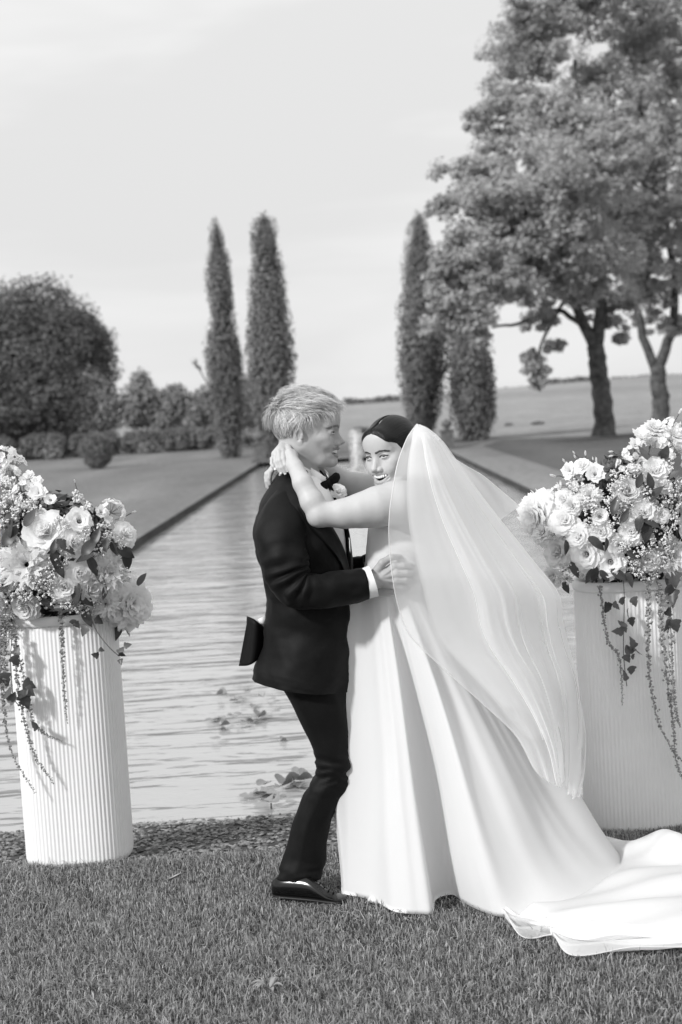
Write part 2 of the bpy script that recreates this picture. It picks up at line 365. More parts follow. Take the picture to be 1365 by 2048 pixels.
# grass blades of the near lawn
def blades(n, xlo, xhi, ylo, yhi, hmin, hmax, wd, seed, bend=.8):
    r = np.random.default_rng(seed); x = r.uniform(xlo, xhi, n); y = r.uniform(ylo, yhi, n)
    cl = fbm(np.stack([x * .9, y * .9, 0 * x], -1), seed, 3); cl2 = fbm(np.stack([x * 5.5, y * 5.5, 0 * x], -1), seed + 9, 3); h = r.uniform(hmin, hmax, n) * np.clip(1 + .3 * cl + .35 * cl2, .35, 2); a = r.uniform(0, 6.28, n); wv = r.uniform(.6, 1.2, n) * wd
    lean = np.abs(r.normal(0, bend, n)) * h; la = a + r.normal(0, .9, n) + 1.6 * fbm(np.stack([x * 2.7, y * 2.7, 0 * x], -1), seed + 5, 3)
    wx, wy = np.cos(a) * wv, np.sin(a) * wv; lx, ly = -np.sin(la) * lean, np.cos(la) * lean
    z0 = np.where(y > Y0, bank_z(y), 0)
    p = np.zeros((n, 5, 3)); p[:, 0] = np.stack([x - wx, y - wy, z0 - .004], -1); p[:, 1] = np.stack([x + wx, y + wy, z0 - .004], -1)
    p[:, 2] = np.stack([x + wx * .8 + lx * .35, y + wy * .8 + ly * .35, z0 + h * .6], -1); p[:, 3] = np.stack([x - wx * .8 + lx * .35, y - wy * .8 + ly * .35, z0 + h * .6], -1)
    p[:, 4] = np.stack([x + lx, y + ly, z0 + h * np.clip(1 - .3 * (lean / h) ** 2, .35, 1)], -1)
    k = 5 * np.arange(n)[:, None]
    tri = np.concatenate([k + np.array([[0, 1, 2]]), k + np.array([[0, 2, 3]]), k + np.array([[3, 2, 4]])]); return p.reshape(-1, 3), tri
def edge_wob(v, tri): return v, tri
va, ta = blades(150000, -1.9, 1.9, 3.55, 5.44, .011, .028, .0016, 1)
vb, tb = blades(22000, -1.9, 1.9, 3.55, 5.43, .020, .043, .0016, 2, 1.7)
vc, tc_ = blades(5000, -1.9, 1.9, 5.36, 5.5, .012, .03, .0012, 3)
vv = np.vstack([va, vb, vc])
_poly = np.array([G(*q)[:2] for q in [(690, 1786), (750, 1800), (790, 1822), (866, 1824), (880, 1800), (930, 1806), (1015, 1832), (1112, 1880), (1148, 1912), (1365, 1915), (1700, 1890), (1700, 1730), (1250, 1738), (1080, 1695), (740, 1715)]])
def inside(p, poly):
    c = np.zeros(len(p), bool)
    for a, b_ in zip(poly, np.roll(poly, -1, 0)): c ^= ((a[1] > p[:, 1]) != (b_[1] > p[:, 1])) & (p[:, 0] < (b_[0] - a[0]) * (p[:, 1] - a[1]) / (b_[1] - a[1] + 1e-12) + a[0])
    return c
_shoe = np.array([G(*q)[:2] for q in [(541, 1792), (560, 1786), (690, 1796), (697, 1812), (640, 1818), (545, 1812)]])
_b = vv.reshape(-1, 5, 3); _in = inside(_b[:, 0, :2], _shoe); _b[_in, :, 2] *= .55; _in = inside(_b[:, 0, :2], _poly); _b[_in, :, 2] *= .12; _b[_in, 2:, :2] = _b[_in, :1, :2] + (_b[_in, 2:, :2] - _b[_in, :1, :2]) * .5; vv = _b.reshape(-1, 3)  # pressed flat under the gown
tt = np.vstack([ta, tb + len(va), tc_ + len(va) + len(vb)])
tag(mobj('grass', vv, tt, M['leaf_lawn'], smooth=True), 'short mown grass under the couple and the vases', 'grass', kind='stuff')

# a flat rosette weed and a dead leaf lying in the turf
def rosette(px, py, n_, L, label, seed):
    r = np.random.default_rng(seed); c = G(px, py); root = empty('plantain_weed', c, label, 'weed')
    for k in range(n_):
        a = 6.283 * k / n_ + r.normal(0, .3); l_ = L * r.uniform(.6, 1.2); t_ = np.linspace(0, 1, 7); w_ = .008 * np.sin(np.pi * (t_ * .95 + .05)) ; z = .012 + .026 * np.sin(t_ * 2.6) * r.uniform(.6, 1.2)
        cx = c[0] + np.cos(a) * l_ * t_; cy = c[1] + np.sin(a) * l_ * t_; V = np.stack([np.stack([cx - np.sin(a) * w_ * u, cy + np.cos(a) * w_ * u, z + .004 * abs(u)], -1) for u in (-1, 0, 1)], 1); mobj('leaf', V.reshape(-1, 3), grid_faces(7, 3, False), M['leaf_lawn'], root)
rosette(540, 1988, 8, .06, 'flat broad-leaved weed growing in the front lawn', 3)
M['dead'] = mat('dead_leaf', .3, .7, var=.2, vscale=40)
c = G(352, 1777); V = np.array([[c + [x * .024, y * .009 * (1 - x * x * .8), .040 + .010 * x + .008 * abs(y)] for y in (-1, 0, 1)] for x in np.linspace(-1, 1, 7)]); tag(mobj('dead_leaf', V.reshape(-1, 3), grid_faces(7, 3, False), M['dead']), 'pale curled dead leaf lying on the lawn left of the shoes', 'leaf')
# ================================================================== trees, hedges, shrubs
def leaf_mat(name, col, isl=.4, tr=.3): return mat(name, col, .55, island=isl, var=.15, vscale=.6, spec=.3, trans=tr)
M['cypress'] = leaf_mat('cypress_foliage', .18, .25, .1); M['maple'] = leaf_mat('broad_leaf', .47, .15, .45)
M['dark_tree'] = leaf_mat('dense_leaf', .125, .2, .15); M['sapling'] = leaf_mat('young_leaf', .3, .4, .3); M['hedge'] = leaf_mat('hedge_leaf', .18, .4, .15)
M['pale'] = leaf_mat('pale_leaf', .3, .3, .3); M['core'] = mat('painted_shade', .03, .95)  # core: near-black colour standing in for the shade deep inside foliage
def leaves(c, nrm, size, r, asp=.6, droop=.0, jit=.45):
    """one kite-shaped, slightly folded leaf per centre"""
    n = len(c); nrm = nrm + r.normal(0, jit, (n, 3)); nrm /= np.linalg.norm(nrm, axis=1)[:, None] + 1e-9
    a = r.normal(size=(n, 3)); a[:, 2] += droop; a -= nrm * (a * nrm).sum(1)[:, None]; a /= np.linalg.norm(a, axis=1)[:, None] + 1e-9
    b = np.cross(nrm, a); s = (size * r.uniform(.6, 1.3, n))[:, None]
    v = np.stack([c - a * s * .5, c + b * s * asp * .5 - nrm * s * .1, c + a * s * .5, c - b * s * asp * .5 - nrm * s * .1], 1)
    return v.reshape(-1, 3), (4 * np.arange(n)[:, None] + np.array([[0, 1, 2, 3]]))
def tree_root(name, base, label, cat='tree', group=None): return empty(name, base, label, cat, group)
def cypress(pb, pt, Y, prof, label, seed, trunk_px=10, tw=None):
    r = np.random.default_rng(seed); b = P(pb[0], pb[1], Y); tp = P(pt[0], pt[1], Y); base = np.array([b[0], Y, 0.0]); H_ = tp[2] - b[2]; pxm = FPX / Y
    root = tree_root('cypress_tree', base, label, group='tall cypresses round the far end of the pool')
    ts = np.array([q[0] for q in prof]); ws = np.array([q[1] for q in prof]) / pxm / 2
    ax = lambda t: b[None] + (tp - b)[None] * t[:, None]
    nc = 165; tcl = r.beta(1.05, 1.25, nc); tcl = np.sort(tcl); ang = np.arange(nc) * 2.39996 + r.normal(0, .3, nc); rad = np.interp(tcl, ts, ws)
    cc = ax(tcl); rr = rad * r.uniform(.48, .80, nc); cc[:, 0] += np.cos(ang) * rr; cc[:, 1] += np.sin(ang) * rr
    k = 175; cs = r.uniform(.15, .31, nc) * (.55 + rad / .75)
    off = r.normal(0, 1, (nc, k, 3)); off /= np.linalg.norm(off, axis=2)[..., None] + 1e-9; off *= (r.uniform(.25, 1, (nc, k, 1)) ** .4)
    pos = cc[:, None] + off * np.stack([cs, cs, cs * 2.1], -1)[:, None]; on = off * np.array([1, 1, .5]); outw = np.stack([np.cos(ang), np.sin(ang), 0 * ang + .35], -1)[:, None] * .7
    v, f = leaves(pos.reshape(-1, 3), (1.3 * on + .75 * outw).reshape(-1, 3), np.repeat(cs, k) * .34, r, .5, 1.6)
    mobj('crown', v, f, M['cypress'], root, smooth=False)
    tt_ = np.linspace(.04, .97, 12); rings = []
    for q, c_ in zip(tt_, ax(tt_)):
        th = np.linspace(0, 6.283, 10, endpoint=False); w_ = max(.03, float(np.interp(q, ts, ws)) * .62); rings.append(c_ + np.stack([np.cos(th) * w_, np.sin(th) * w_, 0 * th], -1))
    mobj('shade_core', *loft(rings, True, True, True), M['core'], root)  # solid dark core, added to block light and blacken gaps between clumps
    mobj('trunk', *tube([base - [0, 0, .05], base + [0, 0, .15], b + (tp - b) * .12], np.array([.17, .13, .1]), 8), M['bark'], root)
    if tw is not None:
        pts = [P(x, y, Y) for x, y in tw]; mobj('stray_twig', *tube(crom(pts, 8), np.linspace(.03, .015, 8), 5), M['bark'], root)
        vv_, ff_ = leaves(np.array([pts[-1] + (pts[-2] - pts[-1]) * q + r.normal(0, .05, 3) for q in np.linspace(0, .6, 40)]), r.normal(size=(40, 3)), np.full(40, .13), r, .5); mobj('twig_leaves', vv_, ff_, M['cypress'], root, smooth=False)
    return root
cypress((462, 905), (432, 443), 50, [(0, 20), (.03, 46), (.1, 58), (.2, 70), (.35, 68), (.55, 56), (.8, 42), (.93, 24), (1, 5)], 'slimmest cypress, standing alone left of the pool', 11, tw=[(420, 775), (405, 750), (390, 722)])
cypress((549, 912), (529, 424), 47.5, [(0, 26), (.05, 50), (.15, 80), (.3, 92), (.45, 86), (.65, 74), (.85, 60), (.95, 42), (1, 12)], 'tallest cypress, rising directly behind the blond man', 12)
cypress((846, 872), (838, 430), 53.5, [(0, 26), (.06, 60), (.18, 84), (.35, 92), (.55, 84), (.75, 64), (.9, 42), (1, 5)], 'cypress rising directly behind the veiled woman, half overhung by leaves', 13)
cypress((953, 884), (930, 565), 53, [(0, 22), (.06, 50), (.18, 78), (.35, 92), (.55, 90), (.75, 70), (.9, 40), (1, 8)], 'shortest cypress, its top hidden in the overhanging branches', 14)
# ---- broad-leaved trees at the right
def big_tree(trunk_px, Yb, lobes, limbs, label, seed, n_leaf, extra=()):
    r = np.random.default_rng(seed); base = P(trunk_px[0], trunk_px[1], Yb); base[2] = 0; pxm = FPX / Yb
    root = tree_root('broadleaf_tree', base, label, group='old broadleaf trees right of the pool')
    wood = []
    for pts, r0, r1 in limbs:
        pp = np.array([P(x, y, Yb + dy) for x, y, dy in pts]); pp = crom(pp, 14); pp[1:-1] += r.normal(0, .03, (12, 3)); rd = np.linspace(r0, r1, 14) / pxm
        if pts[0][1] > 800: pp[0, 2] = -.1; rd[0] *= 1.35; rd[1] *= 1.12
        wood.append(tube(pp, rd, 9))
    mobj('trunk', *join([wood[0]]), M['bark'], root)
    for w_ in wood[1:]: mobj('limb', *w_, M['bark'], root)
    tot = sum((q[2] * q[3]) for q in lobes); C_, Nn, Sz = [], [], []; tw = []
    for (lx, ly, rx, ry, dy, dr) in lobes:
        lc = P(lx, ly, Yb + dy); a_, b_ = rx / pxm, ry / pxm; nl = int(n_leaf * rx * ry / tot); per = 80; nc = max(3, nl // per)
        d = r.normal(size=(nc, 3)); d /= np.linalg.norm(d, axis=1)[:, None]; d *= (r.uniform(.05, 1.28, (nc, 1)) ** .6)
        cc = lc + d * np.array([a_, dr, b_]); cr_ = r.uniform(.20, .52, nc) * min(1, .45 + a_ / 2.2)
        o = r.normal(size=(nc, per, 3)); o /= np.linalg.norm(o, axis=2)[..., None]; o *= r.uniform(.1, 1, (nc, per, 1)) ** .5
        pos = cc[:, None] + o * cr_[:, None, None] * np.array([1.2, 1.2, .8]); nn_ = o * [.7, .7, .5] + np.array([-.15, -.1, .6])
        C_.append(pos.reshape(-1, 3)); Nn.append(nn_.reshape(-1, 3))
        for q in range(0, nc, 9):
            tw.append(tube(np.array([lc + (cc[q] - lc) * .05, lc + (cc[q] - lc) * .5 + [0, 0, -.12], cc[q]]), [.05, .035, .015], 5))
    C_ = np.vstack(C_); Nn = np.vstack(Nn); v, f = leaves(C_, Nn, np.full(len(C_), .155), r, .75, 0, .32)
    mobj('crown', v, f, M['maple'], root, smooth=False); mobj('twigs', *join(tw), M['bark'], root)['kind'] = 'stuff'
    return root
LA = [(1010, 460, 85, 70, -4, 1.6), (935, 515, 55, 50, -6, 1.2), (885, 415, 30, 22, -5, .7), (945, 350, 62, 34, -3, 1.2), (1010, 395, 70, 40, -5, 1.5), (1005, 225, 60, 48, 0, 1.6), (962, 232, 30, 26, -1, .8), (1045, 120, 70, 55, 1, 1.8),
      (1040, 40, 45, 40, 1, 1.4), (1115, 35, 80, 60, 2, 2), (1120, 250, 80, 62, -2, 2), (1190, 330, 95, 80, -3, 2.2), (1110, 370, 90, 70, -5, 2), (1090, 480, 95, 62, -5, 2), (1180, 500, 80, 50, -3, 2), (1000, 555, 60, 36, -6, 1.4),
      (930, 600, 52, 44, -6.5, 1.1), (890, 560, 30, 34, -6.5, .8), (885, 640, 34, 36, -6, .8), (945, 655, 36, 26, -6.5, .8), (1065, 560, 70, 36, -4, 1.5), (1150, 580, 70, 34, -2, 1.8), (1085, 640, 36, 20, -2, .9), (1100, 690, 26, 14, -2, .6), (1062, 712, 30, 20, -2, .6), (1070, 752, 20, 20, -2, .4),
      (1190, 150, 55, 40, 3, 1.8), (1170, -20, 90, 60, 2, 2.2), (1240, 610, 36, 34, 0, .8), (1242, 676, 14, 28, 0, .4), (1205, 640, 28, 22, 1, .8), (1000, 300, 40, 30, -2, 1)]
LB = [(1255, 90, 80, 70, -2, 2.4), (1320, 20, 90, 70, -3, 2.6), (1280, 215, 75, 60, -5, 2.2), (1350, 150, 80, 80, -3, 2.4), (1330, 290, 80, 60, -5, 2.4), (1260, 330, 70, 60, -5, 2.2), (1300, 420, 90, 62, -4, 2.4), (1370, 400, 80, 80, -3, 2.4), (1240, 440, 60, 50, -4, 2), (1330, 530, 80, 46, -2, 2.2),
      (1390, 560, 60, 50, -1, 2), (1290, 585, 56, 34, 0, 1.5), (1330, 640, 32, 36, 0, 1), (1370, 650, 32, 26, 0, 1), (1290, 640, 26, 28, 1, .8), (1265, 530, 50, 40, 0, 1.5), (1450, 300, 110, 160, 0, 3), (1430, 60, 110, 110, 0, 3), (1330, -80, 150, 60, 0, 3), (1480, 480, 110, 80, 0, 3)]
big_tree((1207, 872), 49.7, LA, [([(1209, 876, 0), (1206, 800, 0), (1196, 730, 0), (1190, 690, 0)], 21, 17),
    ([(1190, 695, 0), (1165, 640, 0), (1140, 580, -1), (1125, 500, -2), (1090, 400, -3)], 13, 4), ([(1192, 695, 0), (1200, 640, 0), (1205, 560, 0), (1190, 420, 1), (1170, 250, 1), (1150, 120, 1)], 14, 4),
    ([(1165, 650, 0), (1110, 620, -1), (1040, 645, -3), (985, 655, -5)], 6, 2), ([(1180, 480, 0), (1240, 420, 0), (1250, 330, 0)], 7, 3), ([(1125, 500, -2), (1020, 450, -4), (930, 430, -5)], 5, 2), ([(1135, 590, -1), (1085, 690, -2), (1062, 760, -2)], 4, 1.5),
    ([(1205, 660, 0), (1225, 640, 0), (1240, 660, 0)], 5, 2)], 'broadleaf tree overhanging the cypresses, its whole trunk in view', 21, 108000)
big_tree((1322, 848), 57.5, LB, [([(1324, 852, 0), (1320, 780, 0), (1312, 735, 0)], 18, 15), ([(1314, 745, 0), (1285, 670, 0), (1270, 610, 0), (1250, 560, 0), (1200, 500, -2)], 10, 4),
    ([(1314, 740, 0), (1335, 690, 0), (1345, 640, 0), (1350, 560, 0), (1330, 400, 0), (1320, 200, 0)], 12, 4), ([(1270, 610, 0), (1300, 520, -1), (1290, 380, -2), (1280, 180, -2)], 8, 3), ([(1345, 640, 0), (1375, 660, 0), (1410, 560, 0)], 5, 3)],
    'broadleaf tree behind the right flowers, its trunk forking low', 22, 95000)
# ---- leafy masses: round tree, saplings, hedges, clipped ball
def leafy(name, base, lobes, mt, size, dens, label, cat, seed, group=None, trunk=None, core=.72, up=.3, shell=.25):
    r = np.random.default_rng(seed); root = tree_root(name, base, label, cat, group); C_, Nn = [], []; cores = []
    for (c, rad) in lobes:
        c = np.array(c, float); rad = np.array(rad, float); area = 4 * math.pi * ((rad[0] * rad[1]) ** 1.6 / 3 + (rad[0] * rad[2]) ** 1.6 / 3 + (rad[1] * rad[2]) ** 1.6 / 3) ** (1 / 1.6)
        n_ = int(area * dens); d = r.normal(size=(n_, 3)); d /= np.linalg.norm(d, axis=1)[:, None]
        rr = 1 - shell * r.uniform(0, 1, (n_, 1)) ** 1.3 + .10 * fbm(d * 1.3 + seed, seed, 3)[:, None] + .05 * fbm(d * 4 + seed, seed + 1, 2)[:, None] + np.abs(r.normal(0, .03, (n_, 1)))
        p_ = c + d * rad * rr; C_.append(p_[p_[:, 2] > .02]); Nn.append((d / rad + [0, 0, up / rad.mean()])[p_[:, 2] > .02])
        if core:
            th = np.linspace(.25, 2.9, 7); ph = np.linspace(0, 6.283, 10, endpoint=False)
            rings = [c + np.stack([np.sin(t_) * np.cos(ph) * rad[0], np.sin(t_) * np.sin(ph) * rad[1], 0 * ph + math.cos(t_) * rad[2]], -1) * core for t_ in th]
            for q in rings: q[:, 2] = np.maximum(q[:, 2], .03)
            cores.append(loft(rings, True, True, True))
    C_ = np.vstack(C_); v, f = leaves(C_, np.vstack(Nn) / (np.linalg.norm(np.vstack(Nn), axis=1)[:, None] + 1e-9), np.full(len(C_), size), r, .6)
    mobj('crown', v, f, mt, root, smooth=False)
    if cores: mobj('shade_core', *join(cores), M['core'], root)  # solid cores, painted dark as the shade within the leaves
    if trunk: mobj('trunk', *tube([np.array(base) + [0, 0, -.05], np.array(base) + [0, 0, trunk[1]]], trunk[0], 7), M['bark'], root)
    return root
def at(px, py, Y, z=None):
    p = P(px, py, Y)
    if z is not None: p[2] = z
    return p
Yt = 67; q = FPX / Yt
leafy('round_tree', at(40, 880, Yt, 0), [(at(55, 738, Yt), (172 / q, 3.9, 172 / q)), (at(5, 780, Yt), (190 / q, 4, 130 / q)), (at(120, 800, Yt - 1), (105 / q, 3, 100 / q)), (at(150, 700, Yt), (70 / q, 2, 75 / q)), (at(20, 830, Yt - 1.5), (120 / q, 2.5, 60 / q))],
      M['dark_tree'], .17, 190, 'big dark dome-shaped tree at the left edge', 'tree', 31, trunk=(.3, 1.5), core=.8)
Ys = 64.5; q = FPX / Ys
sap = [((190, 818), (56, 44), (175, 780), (35, 36), 'bushy young tree in front of the dome-shaped tree'), ((285, 806), (34, 40), (283, 775), (20, 28), 'young tree with a pointed top between its two neighbours'), ((345, 818), (40, 32), (350, 795), (24, 22), 'low round young tree behind the middle of the hedge'), ((402, 822), (34, 30), (420, 800), (30, 26), 'young tree beside the slimmest cypress'), ((492, 812), (38, 46), (500, 785), (26, 30), 'dark young tree glimpsed between the two left cypresses')]
for i, (c1, r1, c2, r2, lb) in enumerate(sap):
    lobes = [(at(c1[0], c1[1], Ys + i * .2), (r1[0] * 1.2 / q, 1.0, r1[1] * 1.3 / q)), (at(c2[0], c2[1], Ys + i * .2), (r2[0] * 1.2 / q, .7, r2[1] * 1.3 / q)), (at(c1[0] - 16, c1[1] + 22, Ys), (r1[0] * .8 / q, .8, r1[1] * .8 / q))]
    leafy('young_tree', at(c1[0], 890, Ys + i * .2, 0), lobes, M['sapling'], .18, 170, lb, 'tree', 40 + i, 'young trees behind the hedge', trunk=(.06, 1.0), core=.55, shell=.5)
Yh = 62; q = FPX / Yh
hed = [(-10, 32, 'hedge bush cut off by the left edge'), (42, 132, 'long hedge bush left of the clipped ball'), (140, 240, 'hedge bush right behind the clipped ball'), (246, 330, 'hedge bush just right of the clipped ball'), (326, 432, 'hedge bush ending at the slimmest cypress')]
for i, (a, b_, lb) in enumerate(hed):
    lobes = []
    for x in np.linspace(a + 20, b_ - 20, max(2, int((b_ - a) / 26))):
        c = at(x, 890, Yh + .2 * math.sin(x), .52); lobes.append((c, (26 / q, .7, .56 + .05 * math.sin(x * .3))))
    leafy('hedge_bush', at((a + b_) / 2, 918, Yh, 0), lobes, M['hedge'], .12, 220, lb, 'hedge', 50 + i, 'low hedge along the left lawn', core=.8, up=.6)
for i, (x, y, w_, Yp, lb) in enumerate([(34, 912, 14, 61, 'pale shrub in the first gap of the hedge'), (108, 914, 20, 60.8, 'pale grassy shrub against the long hedge bush'), (300, 896, 26, 60.8, 'low pale flowers at the foot of the hedge'), (497, 868, 26, 61, 'pale shrub between the two left cypresses')]):
    q = FPX / Yp; leafy('pale_shrub', at(x, y, Yp, 0), [(at(x, y, Yp, .25), (w_ / q, .35, .3 + (.35 if x > 450 else 0)))], M['pale'], .12, 120, lb, 'shrub', 60 + i, 'pale shrubs along the hedge', core=.5)
leafy('clipped_ball', at(190, 938, 47, 0), [(at(194, 905, 47, .62), (.56, .56, .55)), (at(194, 905, 47, .36), (.44, .44, .36))], M['hedge'], .07, 700, 'round clipped shrub standing out on the left lawn', 'shrub', 70, core=.86, up=.7, shell=.12)
for i, (x, y, Yp, w_, h_, lb) in enumerate([(722, 868, 76, .55, .22, 'low dark shrub beyond the far end of the pool'), (1076, 846, 72, .35, .10, 'small dark tuft in the field, nearer the tree trunks'), (1018, 849, 73, .22, .08, 'small dark tuft in the field, beside the shortest cypress')]):
    leafy('field_shrub', at(x, y, Yp, 0), [(at(x, y, Yp, h_ * .6), (w_, .5, h_))], M['hedge'], .14, 120, lb, 'shrub', 80 + i, core=.7)
# far-off woods on the horizon: each reads as one mass
def far_wood(name, x0, x1, y0, y1, Yw, ht, seed, label):
    r = np.random.default_rng(seed); n_ = 1500; u = r.uniform(0, 1, n_); xx = x0 + (x1 - x0) * u; yy = y0 + (y1 - y0) * u; b0 = np.array([P(a, c, Yw) for a, c in zip(xx, yy)])
    hh = ht * (.6 + .35 * fbm(np.stack([u * 3, 0 * u, 0 * u], -1), seed, 4)); b0[:, 2] += hh * r.uniform(-.6, 1, n_); b0[:, 1] += r.uniform(-3, 3, n_)
    v, f = leaves(b0, np.tile([0, -.6, .6], (n_, 1)), np.full(n_, ht * .55), r, .8); tag(mobj(name, v, f, M['hedge'], smooth=False), label, 'far trees', kind='stuff')
far_wood('far_hedgerow', 690, 800, 810, 803, 420, 2.2, 91, 'dark far hedgerow on the horizon between the couple and cypress')
far_wood('far_hedgerow', 985, 1120, 786, 772, 800, 3, 92, 'far tree line right of the shortest cypress')
far_wood('far_hedgerow', 1095, 1185, 770, 766, 800, 4.5, 93, 'far clump of trees left of the big trunk')
far_wood('far_hedgerow', 1225, 1400, 764, 752, 800, 3.4, 94, 'far tree line behind the forked trunk')
# ================================================================== pedestals, fountain
def lathe(prof, c, m_=14, sq=False):
    rings = []
    for rr, z in prof:
        th = np.linspace(0, 6.283185, m_, endpoint=False)
        rings.append(np.stack([c[0] + rr * np.cos(th), c[1] + rr * np.sin(th), 0 * th + c[2] + z], -1))
    return loft(rings, True, True, True)
def boxm(c, hx, hy, z0, z1, bev=.01):
    pr_ = [(-bev, z0), (0, z0 + bev), (0, z1 - bev), (-bev, z1)]; rings = []
    for d, z in pr_: rings.append([(c[0] - hx - d, c[1] - hy - d, c[2] + z), (c[0] + hx + d, c[1] - hy - d, c[2] + z), (c[0] + hx + d, c[1] + hy + d, c[2] + z), (c[0] - hx - d, c[1] + hy + d, c[2] + z)])
    return loft(rings, True, True, True)
for (x, y, Yp, lb) in [(521, 926, 44.5, 'stone pedestal with a round finial at the left corner of the pool'), (896, 898, 46.8, 'stone pedestal with a round finial at the right corner of the pool')]:
    b0 = at(x, y, Yp, 0); r0 = empty('stone_pedestal', b0, lb, 'pedestal', 'pedestals at the far corners of the pool')
    mobj('plinth', *boxm(b0, .2, .2, .08, .55), M['plinth'], r0, smooth=False); mobj('base', *boxm(b0, .25, .25, 0, .08), M['plinth'], r0, smooth=False); mobj('cap', *boxm(b0, .235, .235, .55, .61), M['plinth'], r0, smooth=False)
    mobj('finial', *lathe([(.06, .61), (.12, .63), (.06, .67), (.13, .71), (.18, .78), (.17, .85), (.11, .91), (.05, .95), (.02, .97)], b0), M['plinth'], r0)
mj = bpy.data.materials.new('spray'); mj.use_nodes = True; t = mj.node_tree; b = t.nodes['Principled BSDF']; b.inputs['Base Color'].default_value = (.85, .85, .85, 1); b.inputs['Roughness'].default_value = .4; b.inputs['Alpha'].default_value = .55
j0 = at(715, 945, 39, WZ); fr = empty('fountain', j0, 'upright white water jet in the pool between the couple', 'fountain')
r = np.random.default_rng(5); hh = np.linspace(0, 1, 24); rings = []
for k, h_ in enumerate(hh):
    th = np.linspace(0, 6.283, 8, endpoint=False); w_ = (.05 + .045 * h_ + .02 * math.sin(k * 1.9)) * (1 - .75 * sstep(.86, 1, h_)); rings.append(j0 + np.stack([np.cos(th) * w_, np.sin(th) * w_, 0 * th + 1.02 * h_], -1) + [.03 * h_ * h_, 0, 0])
mobj('water_jet', *loft(rings, True, True, True), mj, fr)
n = 420; u = r.uniform(0, 1, n); w_ = .05 + .13 * r.uniform(0, 1, n); a = r.uniform(0, 6.28, n); c = j0 + np.stack([np.cos(a) * w_, np.sin(a) * w_, 1.08 * u], -1); oc = np.array([(1, 0, 0), (0, 1, 0), (-1, 0, 0), (0, -1, 0), (0, 0, 1.6), (0, 0, -1.6)]) * .016
of = np.array([(0, 1, 4), (1, 2, 4), (2, 3, 4), (3, 0, 4), (1, 0, 5), (2, 1, 5), (3, 2, 5), (0, 3, 5)]); v = c[:, None] + oc[None] * r.uniform(.6, 1.5, (n, 1, 1))
mobj('droplets', v.reshape(-1, 3), (of[None] + 6 * np.arange(n)[:, None, None]).reshape(-1, 3), mj, fr)['kind'] = 'stuff'
mobj('nozzle', *lathe([(.05, -.2), (.05, .02), (.03, .03)], j0), M['stone_dark'], fr)
# ================================================================== water lilies
M['pad'] = mat('lily_pad', .22, .35, var=.25, vscale=12, island=.4, spec=.5); M['pad_dark'] = mat('lily_underside', .05, .5, var=.2)
def pad_mesh(name, curl, seed):
    r = np.random.default_rng(seed); V = [(0, 0, 0)]; m_ = 16
    for ring in (.5, 1.0):
        for k in range(m_):
            a = .25 + (6.283 - .5) * k / (m_ - 1); V.append((ring * math.cos(a), ring * math.sin(a), curl * ring ** 3 * (.5 + .5 * math.sin(a * 2 + seed)) + .03 * math.sin(5 * a + seed) * ring))
    Fc = [(0, 1 + k, 2 + k) for k in range(m_ - 1)] + [(1 + k, 1 + m_ + k, 2 + m_ + k, 2 + k) for k in range(m_ - 1)]
    return raw_mesh(name, V, Fc, M['pad'], True)
pads = [pad_mesh('lily_pad', c, s) for c, s in ((.05, 1), (.5, 2), (1.1, 3), (.25, 4))]
from mathutils import Euler
def lily(px, py, spread, n_, szr, label, seed, stand=0.0):
    r = np.random.default_rng(seed); c = G(px, py, WZ); root = empty('water_lily', c, label, 'water lily', 'water lilies in the pool')
    for k in range(n_):
        d = r.normal(0, 1, 2) * spread; lift = abs(r.normal(0, 1)) * stand; e = Euler((r.normal(0, .28) * (lift > .02), r.normal(0, .25) * (lift > .02), r.uniform(0, 6.28)))
        put('lily_pad', pads[int(r.integers(0, 4))], root, c + [d[0], d[1], .006 + .002 * k + lift], e.to_quaternion(), r.uniform(*szr) * .68)
        if lift > .02: mobj('stem', *tube([c + [d[0], d[1], -.05], c + [d[0] * .98, d[1], lift]], .004, 5), M['pad_dark'], root)
lily(528, 1596, np.array([.045, .07]), 9, (.04, .07), 'nearest water lily, its leaves curled up out of the water', 1, .014)
lily(592, 1572, np.array([.05, .08]), 6, (.045, .08), 'water lily touching the back of the black trouser leg', 2, .014)
lily(505, 1395, np.array([.12, .5]), 9, (.03, .055), 'small scattered water lily by the flying jacket tail', 3, .006)
lily(545, 1440, np.array([.2, .35]), 16, (.03, .06), 'broad floating water lily behind the trouser seat', 4, .005)
lily(480, 1440, np.array([.1, .2]), 6, (.03, .05), 'leftmost floating water lily', 5, .004)
